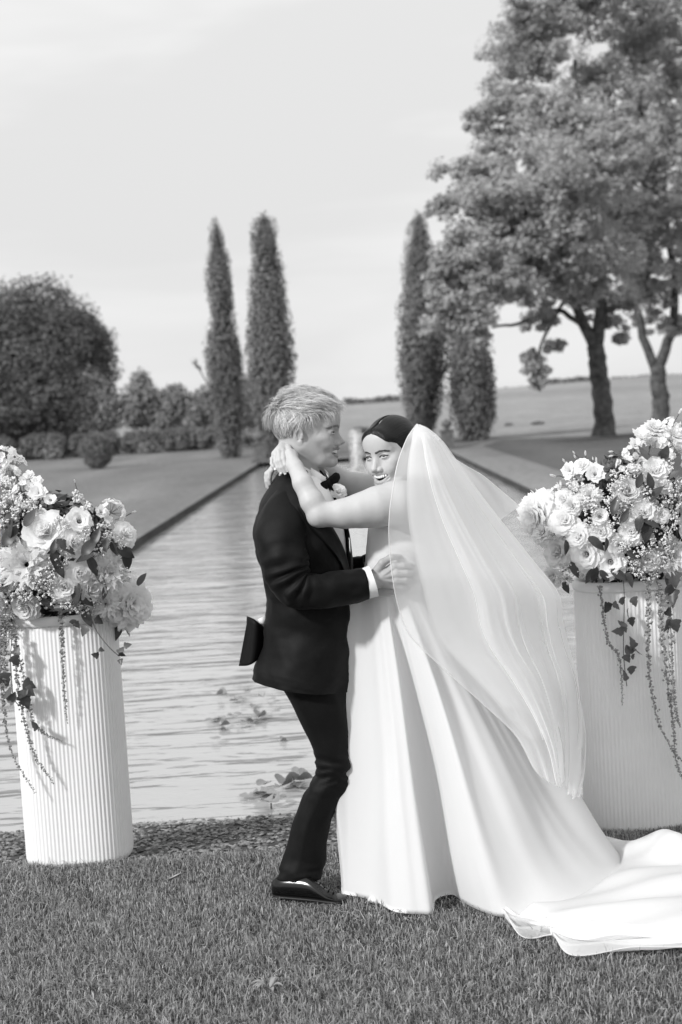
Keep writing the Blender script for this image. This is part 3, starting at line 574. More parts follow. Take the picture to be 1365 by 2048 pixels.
# ================================================================== fluted vases and their flowers
M['vase'] = mat('white_plaster', .82, .6, var=.05, vscale=3, spec=.3)
M['petal'] = mat('white_petal', .95, .6, var=.02, vscale=30, spec=.2, trans=.48); M['petal_soft'] = mat('cream_petal', .88, .6, var=.04, vscale=30, spec=.2, trans=.48)
M['filler'] = mat('small_blossom', .8, .7, island=.3, spec=.2, trans=.15); M['eye'] = mat('flower_eye', .3, .8, var=.3, vscale=200)
M['dleaf'] = mat('dark_green_leaf', .05, .4, island=.25, var=.2, vscale=20, spec=.4, trans=.1); M['gleaf'] = mat('grey_green_leaf', .11, .45, island=.3, var=.2, vscale=20, spec=.4, trans=.2)
M['stem'] = mat('green_stem', .12, .6); M['strand'] = mat('amaranth', .3, .8, island=.35)
def vase(cx, cy, label):
    root = empty('fluted_vase', (cx, cy, 0), label, 'vase', 'fluted white vases beside the couple'); nr = 78; m_ = nr * 6; a, b_, e = .208, .155, 2.7
    th = np.linspace(0, 2 * np.pi, 4000); x = np.sign(np.cos(th)) * np.abs(np.cos(th)) ** (2 / e); y = np.sign(np.sin(th)) * np.abs(np.sin(th)) ** (2 / e)
    L = np.concatenate([[0], np.cumsum(np.hypot(np.diff(x * a), np.diff(y * b_)))]); s_ = np.linspace(0, L[-1], m_, endpoint=False); x = np.interp(s_, L, x); y = np.interp(s_, L, y)
    rib = .0015 * np.cos(np.arange(m_) / 6 * 2 * np.pi); nx, ny = np.gradient(y * b_), -np.gradient(x * a); nn = np.hypot(nx, ny) + 1e-9; nx /= nn; ny /= nn
    def ring(off, z, rb=1.0): return np.stack([cx + x * a + nx * (off + rib * rb), cy + y * b_ + ny * (off + rib * rb), 0 * x + z], -1)
    rings = [ring(-.012, -.005, 0), ring(-.002, .004, .3), ring(0, .02)] + [ring(0, z) for z in np.linspace(.2, .93, 5)] + [ring(-.004, .945, .4)]
    mobj('body', *loft(rings, True, True, False), M['vase'], root)
    rim = [(-.006, .944), (.004, .946), (.007, .955), (.006, .972), (0, .982), (-.012, .984), (-.022, .976), (-.026, .955), (-.028, .90)]
    mobj('rim', *loft([ring(o, z, 0) for o, z in rim], True), M['vase'], root)
    mobj('soil', *loft([ring(-.027, .93, 0), ring(-.1, .94, 0)], True, False, True), M['soil'], root)
    return root
VL, VR = (-1.118, 5.56), (1.112, 5.575)
vase(*VL, 'white fluted vase at the left, standing on the pebble edge'); vase(*VR, 'white fluted vase at the right, behind the spread dress train')
# ---- shared flower meshes (axis +Z, about 1 unit across)
def petal(az, r0, z0, tilt, curl, L, w, r, ruf=.04, nu=7, nt_=6, cup=.35):
    p1, p2 = r.uniform(0, 6.28, 2)
    u = np.linspace(-1, 1, nu); t_ = np.linspace(0, 1, nt_); ang = tilt + curl * t_ ** 1.6; dr = np.concatenate([[0], np.cumsum(np.sin((ang[1:] + ang[:-1]) / 2))]) * L / (nt_ - 1); dz = np.concatenate([[0], np.cumsum(np.cos((ang[1:] + ang[:-1]) / 2))]) * L / (nt_ - 1)
    wp = w * np.sin(np.pi * (.14 + .66 * t_)) ** .8; V = []
    for i in range(nt_):
        for q in u:
            rr = r0 + dr[i]; half = q * wp[i] * (1 - .12 * (i == nt_ - 1) * q * q); cz = cup * wp[i] * q * q * np.array([math.cos(ang[i]), math.sin(ang[i])])   # pulled to the axis
            x_ = rr - cz[0]; z_ = z0 + dz[i] + cz[1] * .6 + (-.10 * L * q * q if i == nt_ - 1 else 0); nzv = ruf * 1.5 * (math.sin(q * 3.4 + p1 + 2 * t_[i]) + .5 * math.sin(q * 7.1 + p2)) * t_[i] ** 2 * L
            V.append((x_ + nzv, half, z_ + nzv * .5))
    V = np.array(V); c, s_ = math.cos(az), math.sin(az); V = np.stack([V[:, 0] * c - V[:, 1] * s_, V[:, 0] * s_ + V[:, 1] * c, V[:, 2]], -1)
    return V, grid_faces(nt_, nu, False)
def make_flower(name, layers, seed, mt, ruf=.04, eye=None, smooth=True):
    r = np.random.default_rng(seed); parts = []
    for (n_, r0, z0, tilt, curl, L, w) in layers:
        ph = r.uniform(0, 6.28)
        for k in range(n_): parts.append(petal(ph + 6.283 * k / n_ + r.normal(0, .12), r0, z0 + r.normal(0, .01), tilt + r.normal(0, .09), curl + r.normal(0, .12), L * r.uniform(.9, 1.1), w * r.uniform(.9, 1.12), r, ruf))
    npet = sum(len(f) for _, f in parts)
    if eye:
        for k in range(eye[0]):
            a = r.uniform(0, 6.28); q = eye[1] * math.sqrt(r.uniform(0, 1)); parts.append(tube([(q * .6 * math.cos(a), q * .6 * math.sin(a), 0), (q * math.cos(a), q * math.sin(a), eye[2] * r.uniform(.7, 1.1))], [.012, .02], 5))
    V, Fc = join(parts); return raw_mesh(name, V, Fc, [mt, M['eye']], smooth, [0] * npet + [1] * (len(Fc) - npet))
def rose_layers(op): return [(3, .02, .05, .05, .25, .34, .16), (4, .05, .03, .12, .35, .36, .2), (5, .08, 0, .25 * op, .55, .38, .24), (5, .10, -.03, .45 * op, .8, .42, .29), (6, .11, -.06, .75 * op, .95, .46, .32), (5, .11, -.09, 1.05 * op, .9, .50, .34)]
FM = {'rose': [make_flower('rose', rose_layers(o), s, M['petal']) for o, s in ((1, 1), (1.1, 2), (.85, 3), (1.15, 4))],
      'soft_rose': [make_flower('rose', rose_layers(o), s, M['petal_soft']) for o, s in ((1, 11), (.9, 12))],
      'open_rose': [make_flower('garden_rose', [(6, .09, .02, .35, .5, .26, .17), (6, .1, 0, .6, .6, .36, .26), (6, .1, -.03, .95, .5, .44, .32), (5, .1, -.06, 1.2, .4, .5, .34)], s, M['petal'], .05, (22, .07, .12)) for s in (21, 22, 23)],
      'peony': [make_flower('peony', [(7, .02, .16, .05, .9, .34, .17), (10, .06, .14, .2, 1.0, .36, .19), (12, .10, .10, .4, 1.0, .38, .21), (13, .13, .05, .7, .9, .40, .23), (12, .14, -.01, 1.0, .8, .42, .25), (11, .13, -.07, 1.35, .6, .42, .27), (9, .10, -.12, 1.8, .4, .38, .27), (7, .06, -.16, 2.2, .3, .34, .25)], s, M['petal'], .07) for s in (31, 32)],
      'soft_peony': [make_flower('peony', [(8, .05, .05, .25, .5, .36, .16), (11, .08, .02, .6, .6, .42, .17), (12, .1, -.03, 1.0, .5, .44, .18), (10, .1, -.08, 1.4, .3, .44, .2)], s, M['petal_soft'], .13) for s in (33, 34)],
      'ranunculus': [make_flower('ranunculus', [(6, .03, .02, .0, .5, .26, .14), (8, .07, 0, .15, .6, .32, .18), (9, .11, -.02, .4, .7, .36, .2), (9, .14, -.05, .75, .7, .38, .23), (8, .15, -.08, 1.1, .6, .38, .25)], s, M['petal_soft'], .02, (10, .03, .1)) for s in (41, 42)],
      'lisianthus': [make_flower('lisianthus', [(5, .03, 0, .35, .35, .5, .26), (5, .04, -.02, .6, .7, .54, .3)], s, M['petal'], .06, (5, .04, .2)) for s in (51, 52)],
      'anemone': [make_flower('anemone', [(6, .05, 0, 1.0, -.3, .42, .24), (6, .05, -.02, 1.2, -.35, .44, .26)], 61, M['petal'], .03, (26, .09, .1))],
      'bud': [make_flower('flower_bud', [(3, .06, 0, .12, -.35, .8, .22), (3, .07, -.02, .2, -.35, .75, .24)], 71, M['petal'], .02)]}
def leaf_mesh(name, mt, wid, fold, bend, lobed=False):
    nt_, nu = 8, 5; V = []
    for i in range(nt_):
        t_ = i / (nt_ - 1); w_ = wid * (math.sin(math.pi * min(1, t_ * .93 + .06)) ** .8) * (1 - .35 * t_)
        if lobed: w_ = wid * [.35, 1.1, 1.15, .75, .8, .5, .28, .02][i]
        for k in range(nu):
            u = -1 + 2 * k / (nu - 1); V.append((t_, u * w_, fold * abs(u) * w_ - bend * t_ * t_ + .012 * math.sin(9 * t_ + u)))
    return raw_mesh(name, V, grid_faces(nt_, nu, False), mt, True)
LM = {'leaf': [leaf_mesh('leaf', M['dleaf'], .28, .25, .2), leaf_mesh('leaf', M['dleaf'], .33, .15, .35)], 'grey': [leaf_mesh('leaf', M['gleaf'], .3, .2, .25), leaf_mesh('leaf', M['gleaf'], .26, .3, .1)], 'ivy': [leaf_mesh('ivy_leaf', M['gleaf'], .42, .2, .3, True), leaf_mesh('ivy_leaf', M['dleaf'], .42, .25, .2, True)]}
_bl = np.array([(1, 0, 0), (-.5, .87, 0), (-.5, -.87, 0), (0, 0, 1), (0, 0, -.8)]); _bf = [(0, 1, 3), (1, 2, 3), (2, 0, 3), (1, 0, 4), (2, 1, 4), (0, 2, 4)]
def sphere_pts(nu=7, nv=5):
    V = []
    for i in range(nv):
        t_ = math.pi * (i + .5) / nv
        for k in range(nu): V.append((math.sin(t_) * math.cos(6.283 * k / nu), math.sin(t_) * math.sin(6.283 * k / nu), math.cos(t_)))
    f = [tuple(q) for q in grid_faces(nv, nu, True)] + [tuple(range(nu))[::-1], tuple((nv - 1) * nu + k for k in range(nu))]; return np.array(V), f
_sv, _sf = sphere_pts()
def sprig_mesh(seed, n_=40, spread=.5, bs=.039):
    """branching sprig of many tiny rounded blossoms, 1 unit tall"""
    r = np.random.default_rng(seed); st, bl = [tube([(0, 0, -.6), (0, 0, 0)], .008, 5)], []
    for k in range(n_):
        d = r.normal(size=3); d[2] = abs(d[2]) * .8 + .1; d /= np.linalg.norm(d); tip = d * np.array([spread, spread, .7]) * r.uniform(.45, 1) ; st.append(tube([(0, 0, -.1), tip * .6 + r.normal(0, .02, 3), tip], [.006, .004, .003], 4, False))
        for q in range(int(r.integers(3, 6))):
            c = tip + r.normal(0, bs * .8, 3); s = bs * r.uniform(.6, 1.1); bl.append((c + _sv * s * r.uniform(.8, 1.15, (len(_sv), 1)), _sf))
    V1, F1 = join(st); V2, F2 = join(bl); V, Fc = join([(V1, F1), (V2, F2)]); return raw_mesh('filler_sprig', V, Fc, [M['stem'], M['filler']], True, [0] * len(F1) + [1] * len(F2))
def phlox_mesh(seed, n_=16):
    r = np.random.default_rng(seed); st, bl = [tube([(0, 0, -.6), (0, 0, 0)], .01, 5)], []
    for k in range(n_):
        d = r.normal(size=3); d[2] = abs(d[2]) * .8 + .1; d /= np.linalg.norm(d); tip = d * np.array([.45, .45, .42]) * r.uniform(.7, 1.05); st.append(tube([(0, 0, -.05), tip], [.008, .005], 4, False)); Fm = frame(np.cross(d, [.3, .5, .2]), d + r.normal(0, .3, 3))
        for q in range(5):
            V, f = petal(6.283 * q / 5, .01, 0, 1.0, .4, .15, .085, r, .05, 3, 3, .1); bl.append((tip + V @ Fm.T, f))
    V1, F1 = join(st); V2, F2 = join(bl); V, Fc = join([(V1, F1), (V2, F2)]); return raw_mesh('phlox_sprig', V, Fc, [M['stem'], M['petal']], True, [0] * len(F1) + [1] * len(F2))
SM = [sprig_mesh(s) for s in (1, 2, 3)] + [sprig_mesh(4, 18, .22, .06)]; PM = [phlox_mesh(s) for s in (1, 2)]
def qaim(axis, spin=0.0):
    d = Vector(tuple(axis)).normalized(); q = d.to_track_quat('Z', 'Y'); from mathutils import Quaternion
    return q @ Quaternion((0, 0, 1), spin)
def qleaf(along, normal):
    a = Vector(tuple(along)).normalized(); n_ = Vector(tuple(normal)); n_ = (n_ - a * n_.dot(a)).normalized(); b_ = n_.cross(a)
    return Matrix(((a.x, b_.x, n_.x), (a.y, b_.y, n_.y), (a.z, b_.z, n_.z))).to_quaternion()
def arrangement(VC, cen, rad, main, leafs, sprigs, phlox, strands, ivy, buds, label, seed):
    r = np.random.default_rng(seed); Yc = VC[1]; root = empty('flower_arrangement', (VC[0], VC[1], .97), label, 'flowers', 'flower arrangements in the fluted vases'); pxm = FPX / Yc
    def depth(x, y):
        q = ((x - cen[0]) / rad[0]) ** 2 + ((y - cen[1]) / rad[1]) ** 2; return Yc - .26 * math.sqrt(max(0, 1 - q)) , q
    C0 = P(cen[0], cen[1] + 30, Yc)
    for (x, y, sz, kind) in main:
        Y, q = depth(x, y); Y -= .02; p = P(x, y, Y); ax = (p - C0) / np.linalg.norm(p - C0) * .8 + np.array([0, -.55, .15]) + r.normal(0, .18, 3)
        me = FM[kind][int(r.integers(0, len(FM[kind])))]; s = sz / (FPX / Y) / {'peony': .98, 'soft_peony': .95, 'bud': .75, 'ranunculus': .85, 'anemone': .88, 'lisianthus': .95}.get(kind, .95)
        ax /= np.linalg.norm(ax); put(me.name.split('.')[0], me, root, p - ax * s * .22, qaim(ax, r.uniform(0, 6)), s)
        if q > .55:                                       # a stem for the outer flowers
            mobj('stem', *tube(crom([p - ax * s * .2, p * .6 + C0 * .4 - ax * .02, C0 * .75 + p * .25], 7), .0035, 5), M['stem'], root)
    for (x, y, ln, ang, kind) in leafs:
        Y, q = depth(x, y); Y -= .045; L = ln / (FPX / Y); a = math.radians(ang); d = math.cos(a) * _R + math.sin(a) * _U - _F * r.uniform(-.1, .35); p = P(x, y, Y) - d * L * .5
        me = LM[kind][int(r.integers(0, 2))]; put('leaf', me, root, p, qleaf(d, -_F + .6 * _U + r.normal(0, .35, 3)), L)
    for (x, y, sz, k) in sprigs:
        Y, q = depth(x, y); p = P(x, y, Y - .025); ax = (p - C0) / np.linalg.norm(p - C0) + np.array([0, -.3, .2]) + r.normal(0, .15, 3); ax /= np.linalg.norm(ax); s = sz / (FPX / Y)
        put('filler_sprig', SM[k if k is not None else int(r.integers(0, 3))], root, p - ax * s * .35, qaim(ax, r.uniform(0, 6)), s)
    for (x, y, sz) in phlox:
        Y, q = depth(x, y); p = P(x, y, Y); ax = (p - C0) / np.linalg.norm(p - C0) + np.array([0, -.5, .2]); ax /= np.linalg.norm(ax); s = sz / (FPX / Y); put('phlox_sprig', PM[int(r.integers(0, 2))], root, p - ax * s * .2, qaim(ax, r.uniform(0, 6)), s)
        mobj('stem', *tube(crom([p - ax * s * .2, p * .6 + C0 * .4, C0 * .8 + p * .2], 7), .003, 5), M['stem'], root)
    for pts, bsz in strands:
        path = crom([P(x, y, Y) for x, y, Y in pts], 60); L = np.linalg.norm(np.diff(path, axis=0), axis=1).sum(); parts = [tube(path, .0012, 4)]; nb = int(L / (bsz * .62)); idx = np.linspace(0, 59, nb)
        for k, q in enumerate(idx):
            c = path[int(q)]; s = bsz * (1 - .55 * (k / nb) ** 2) * .5
            for w_ in range(3): parts.append((c + r.normal(0, s * .75, 3) + _bl * s * r.uniform(.7, 1.15, (5, 1)), _bf))
        mobj('amaranth_strand', *join(parts), M['strand'], root, smooth=False)
    for pts, lv in ivy:
        path = crom([P(x, y, Y) for x, y, Y in pts], 24); v_ = mobj('ivy_vine', *tube(path, .0018, 5), M['stem'], root)
        for (x, y, ln, ang) in lv:
            Y = pts[0][2] - .015 + r.normal(0, .006); a = math.radians(ang); d = math.cos(a) * _R + math.sin(a) * _U + r.normal(0, .3) * _F; L = ln / (FPX / Y); p = P(x, y, Y) - d * L * .5
            put('ivy_leaf', LM['ivy'][int(r.uniform(0, 1) < .35)], v_, p, qleaf(d, -_F + .3 * _U + r.normal(0, .4, 3)), L)
    for (x, y, x2, y2, sz) in buds:
        Y, q = depth(x, y); p = P(x, y, Y); p2 = P(x2, y2, Y + .03); ax = p - p2; s = sz / (FPX / Y); ax /= np.linalg.norm(ax); put('flower_bud', FM['bud'][0], root, p - ax * s * .4, qaim(ax), (s * .55, s * .55, s)); mobj('stem', *tube(crom([p2, (p + p2) / 2 + r.normal(0, .006, 3), p - ax * s * .35], 7), .0016, 4), M['stem'], root)
    # greenery filling the heart of the arrangement
    n_ = 1500; d = r.normal(size=(n_, 3)); d /= np.linalg.norm(d, axis=1)[:, None]; rr = r.uniform(.35, .72, (n_, 1)); Rm = np.array([rad[0] / pxm, .22, rad[1] / pxm]); pos = P(cen[0], cen[1], Yc) + d * rr * Rm; ok = (pos[:, 2] > .955) | (np.hypot((pos[:, 0] - VC[0]) / .22, (pos[:, 1] - VC[1]) / .17) > 1.15); ok &= pos[:, 2] > .93
    v, f = leaves(pos[ok], d[ok], np.full(ok.sum(), .055), r, .5); o = mobj('greenery', v, f, M['dleaf'], root, smooth=False); o['kind'] = 'stuff'
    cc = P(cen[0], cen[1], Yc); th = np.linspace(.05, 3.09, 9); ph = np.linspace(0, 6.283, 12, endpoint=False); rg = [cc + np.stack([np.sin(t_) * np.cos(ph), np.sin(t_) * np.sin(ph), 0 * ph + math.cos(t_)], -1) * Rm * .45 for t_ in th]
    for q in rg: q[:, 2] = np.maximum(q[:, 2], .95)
    mobj('gap_shade_core', *loft(rg, True, True, True), M['core'], root)  # solid near-black core, shade painted in for the gaps between blooms
    return root
YS = 5.375
rL = np.random.default_rng(3)
mainL = [(86, 1059, 76, 'rose'), (160, 1040, 46, 'open_rose'), (152, 1084, 54, 'rose'), (50, 1128, 92, 'soft_peony'), (76, 984, 38, 'lisianthus'), (101, 997, 28, 'anemone'), (59, 950, 24, 'lisianthus'), (75, 962, 24, 'lisianthus'), (30, 1083, 28, 'lisianthus'), (4, 1122, 44, 'rose'), (2, 1158, 52, 'rose'),
    (162, 1148, 50, 'rose'), (129, 1173, 52, 'rose'), (186, 1177, 46, 'soft_rose'), (255, 1065, 46, 'rose'), (222, 1143, 74, 'soft_peony'), (264, 1206, 92, 'peony'), (214, 1209, 50, 'soft_peony'), (47, 1219, 54, 'ranunculus'), (203, 1024, 28, 'lisianthus'), (-40, 1070, 70, 'peony'), (-60, 1160, 60, 'rose'), (-30, 1000, 44, 'rose'), (-90, 1090, 60, 'rose'), (-50, 930, 40, 'lisianthus'), (-20, 1210, 54, 'rose')]
leafL = [(133, 1090, 46, -25, 'leaf'), (192, 1072, 40, 70, 'leaf'), (178, 1092, 44, 55, 'leaf'), (168, 1112, 42, 190, 'leaf'), (187, 1132, 44, -60, 'leaf'), (212, 1088, 30, 80, 'grey'), (228, 1098, 30, -70, 'leaf'), (252, 1104, 40, -30, 'leaf'), (256, 1120, 40, -75, 'leaf'), (152, 1190, 50, -100, 'leaf'), (283, 1158, 30, 60, 'grey'), (203, 1160, 30, -45, 'grey'), (210, 1186, 28, -90, 'grey'), (236, 1262, 40, -100, 'leaf'), (254, 1258, 34, -50, 'leaf'), (175, 1236, 40, -60, 'leaf'), (112, 1120, 46, -70, 'leaf'), (108, 1092, 30, 80, 'leaf'), (12, 1050, 60, 100, 'leaf'), (20, 1070, 50, 60, 'leaf'), (60, 1035, 40, 60, 'grey'), (-10, 1180, 60, 200, 'leaf'), (170, 1195, 44, -40, 'leaf'), (95, 1205, 36, -20, 'leaf'), (120, 1138, 40, -60, 'leaf')]
sprL = [(157, 990, 50, 3), (175, 1012, 40, 3), (125, 1045, 46, None), (210, 1060, 46, None), (60, 1180, 62, None), (92, 1196, 60, None), (28, 1192, 60, None), (105, 1150, 56, None), (118, 1122, 50, None), (128, 1100, 46, None), (140, 1205, 50, None), (15, 1040, 60, None), (24, 1000, 60, None), (40, 1020, 50, None), (10, 965, 60, None), (190, 1200, 46, None), (240, 1085, 44, None), (200, 1105, 40, None), (75, 1150, 56, None), (45, 1160, 56, None), (248, 1150, 46, None), (170, 1065, 44, None), (0, 1225, 60, None), (10, 1250, 56, None), (20, 1270, 50, None), (-30, 1120, 70, None), (-60, 1040, 70, None), (-20, 1260, 60, None), (68, 1010, 46, None), (110, 1175, 50, None), (165, 1215, 46, None), (200, 1232, 40, None)]
phlL = [(228, 1018, 62), (24, 925, 60), (10, 905, 50), (45, 975, 56), (15, 945, 56), (50, 1000, 46), (230, 1130, 50), (-30, 950, 60)]
strL = [([(121, 1222, YS), (124, 1290, YS - .01), (128, 1370, YS - .01), (135, 1447, YS)], .013), ([(8, 1240, 5.36), (10, 1330, 5.35), (8, 1410, 5.36), (22, 1500, 5.36), (70, 1586, 5.36)], .014), ([(30, 1270, 5.36), (32, 1340, 5.35), (46, 1430, 5.36), (70, 1510, 5.36), (107, 1566, 5.37)], .014), ([(38, 1310, 5.36), (55, 1390, 5.36), (66, 1440, 5.36), (88, 1466, 5.37), (124, 1482, 5.37)], .011), ([(2, 1230, 5.35), (2, 1330, 5.35), (4, 1400, 5.35)], .014)]
ivyL = [([(25, 1260, 5.355), (22, 1330, 5.35), (30, 1400, 5.35), (62, 1420, 5.36)], [(32, 1322, 24, -60), (10, 1362, 36, -70), (60, 1370, 28, -20), (42, 1385, 28, 160), (60, 1384, 26, -35), (20, 1396, 30, 170), (52, 1402, 34, -60), (10, 1388, 30, 190), (68, 1450, 22, 150), (34, 1300, 22, 80)]), ([(178, 1214, 5.37), (190, 1255, 5.36), (215, 1290, 5.36), (238, 1312, 5.37)], [(148, 1246, 16, -70), (155, 1250, 16, -50), (168, 1262, 24, -120), (200, 1242, 22, -30), (190, 1310, 16, 170), (204, 1300, 12, -30), (243, 1300, 18, 60), (256, 1290, 16, 20), (242, 1325, 14, -80), (246, 1310, 16, -40)])]
arrangement(VL, (95, 1110), (205, 185), mainL, leafL, sprL, phlL, strL, ivyL, [(268, 1024, 230, 1040, 14), (150, 962, 158, 985, 10)], 'overflowing white flowers in the left vase, cut by the left edge', 5)
mainR = [(1071, 1032, 88, 'peony'), (1084, 1064, 46, 'peony'), (1128, 1038, 50, 'rose'), (1155, 1073, 44, 'rose'), (1171, 1110, 60, 'open_rose'), (1111, 1104, 52, 'soft_rose'), (1102, 1157, 36, 'soft_rose'), (1200, 1031, 36, 'anemone'), (1203, 1062, 40, 'rose'), (1139, 940, 32, 'lisianthus'), (1164, 928, 34, 'rose'), (1190, 947, 44, 'lisianthus'), (1125, 997, 32, 'rose'), (1311, 857, 52, 'peony'), (1283, 870, 38, 'lisianthus'), (1272, 888, 30, 'lisianthus'), (1355, 864, 46, 'rose'), (1311, 937, 52, 'rose'), (1259, 981, 54, 'ranunculus'), (1287, 1021, 58, 'rose'), (1325, 1029, 30, 'rose'), (1263, 1063, 46, 'rose'), (1221, 1125, 56, 'open_rose'), (1350, 1111, 66, 'soft_peony'), (1142, 1010, 36, 'soft_rose'), (1160, 1000, 30, 'lisianthus'), (1400, 930, 60, 'rose'), (1410, 1020, 70, 'peony'), (1440, 1090, 60, 'rose'), (1400, 1140, 56, 'rose'), (1460, 1000, 60, 'rose'), (1385, 1060, 50, 'soft_rose'), (1180, 990, 44, 'soft_peony'), (1328, 968, 34, 'soft_rose'), (1238, 1090, 36, 'soft_rose'), (1300, 1120, 40, 'soft_rose')]
leafR = [(1294, 1064, 44, -90, 'leaf'), (1251, 1030, 34, 60, 'grey'), (1277, 1048, 36, -110, 'leaf'), (1305, 1046, 40, -15, 'leaf'), (1301, 962, 36, 100, 'leaf'), (1215, 1090, 28, -80, 'leaf'), (1287, 905, 34, 120, 'grey'), (1310, 905, 30, 30, 'grey'), (1191, 1150, 34, -90, 'leaf'), (1210, 1152, 30, -50, 'leaf'), (1132, 1175, 26, -70, 'leaf'), (1135, 1095, 30, -80, 'leaf'), (1240, 1150, 40, -30, 'leaf'), (1262, 1160, 34, -60, 'grey'), (1180, 1152, 34, -120, 'leaf'), (1310, 985, 40, 60, 'leaf'), (1230, 1010, 40, 80, 'leaf'), (1345, 950, 36, 40, 'grey'), (1195, 1085, 40, -30, 'leaf'), (1340, 1165, 40, -90, 'leaf'), (1270, 1110, 36, -20, 'leaf'), (1280, 960, 34, 70, 'leaf'), (1150, 1140, 36, -60, 'leaf'), (1332, 905, 34, 60, 'leaf')]
sprR = [(1228, 1010, 46, None), (1238, 975, 46, None), (1240, 950, 46, None), (1270, 940, 46, None), (1290, 985, 46, None), (1330, 990, 50, None), (1345, 960, 50, None), (1230, 1045, 50, None), (1240, 1085, 50, None), (1275, 1095, 50, None), (1300, 1090, 52, None), (1325, 1070, 56, None), (1345, 1040, 52, None), (1280, 1130, 56, None), (1300, 1150, 50, None), (1265, 1125, 46, None), (1320, 1120, 50, None), (1135, 1130, 46, None), (1125, 1160, 44, None), (1158, 1145, 40, None), (1150, 970, 52, None), (1175, 1010, 50, None), (1185, 1045, 40, None), (1310, 1010, 44, None), (1350, 1000, 50, None), (1215, 1000, 34, 3), (1380, 980, 60, None), (1400, 1080, 60, None), (1255, 1010, 44, None), (1105, 1065, 34, None), (1340, 1090, 46, None), (1335, 930, 40, None)]
phlR = [(1140, 966, 54), (1175, 985, 46), (1256, 928, 48), (1332, 880, 50), (1352, 900, 50), (1262, 902, 40), (1290, 930, 46), (1345, 845, 40), (1110, 980, 24)]
strR = [([(1200, 1172, YS), (1206, 1220, YS), (1216, 1280, YS - .01), (1236, 1310, YS - .01), (1243, 1352, YS - .01), (1245, 1410, YS)], .012), ([(1297, 1170, YS), (1298, 1240, YS - .01), (1296, 1300, YS - .01), (1302, 1370, YS), (1316, 1440, YS), (1345, 1498, YS), (1372, 1530, YS)], .014), ([(1318, 1170, YS), (1324, 1260, YS), (1334, 1360, YS), (1346, 1440, YS), (1352, 1520, YS), (1372, 1570, YS)], .015), ([(1338, 1200, YS - .02), (1343, 1290, YS - .02), (1345, 1360, YS - .02), (1352, 1420, YS - .02), (1360, 1455, YS - .02)], .015)]
ivyR = [([(1246, 1150, 5.365), (1249, 1200, 5.36), (1247, 1290, 5.36), (1250, 1340, 5.36), (1254, 1372, 5.365)], [(1246, 1204, 20, -60), (1270, 1204, 22, -60), (1219, 1211, 22, 20), (1234, 1212, 20, -30), (1214, 1220, 16, -110), (1255, 1228, 24, -100), (1250, 1246, 24, 20), (1264, 1244, 20, -70), (1236, 1262, 24, 170), (1250, 1258, 16, -70), (1266, 1285, 26, 100), (1262, 1300, 24, 10), (1275, 1304, 24, -60), (1255, 1318, 20, -70), (1267, 1315, 14, -60), (1264, 1342, 22, -80), (1251, 1350, 24, 90)]),
        ([(1345, 1150, 5.36), (1342, 1200, 5.35), (1338, 1262, 5.35)], [(1330, 1206, 26, 200), (1350, 1160, 34, -80), (1346, 1196, 34, -95), (1338, 1222, 20, 60), (1336, 1252, 28, -100), (1352, 1252, 28, -75), (1342, 1180, 24, -30)])]
budR = [(1128, 921, 1138, 936, 16), (1150, 913, 1160, 930, 14), (1171, 906, 1172, 925, 16), (1148, 905, 1165, 925, 12), (1193, 920, 1200, 970, 16), (1186, 917, 1192, 960, 10), (1222, 903, 1250, 902, 14), (1222, 912, 1252, 906, 14), (1235, 924, 1244, 912, 14), (1361, 822, 1345, 850, 16), (1106, 951, 1130, 958, 20)]
arrangement(VR, (1250, 1040), (190, 195), mainR, leafR, sprR, phlR, strR, ivyR, budR, 'overflowing white flowers in the right vase, behind the veil', 6)
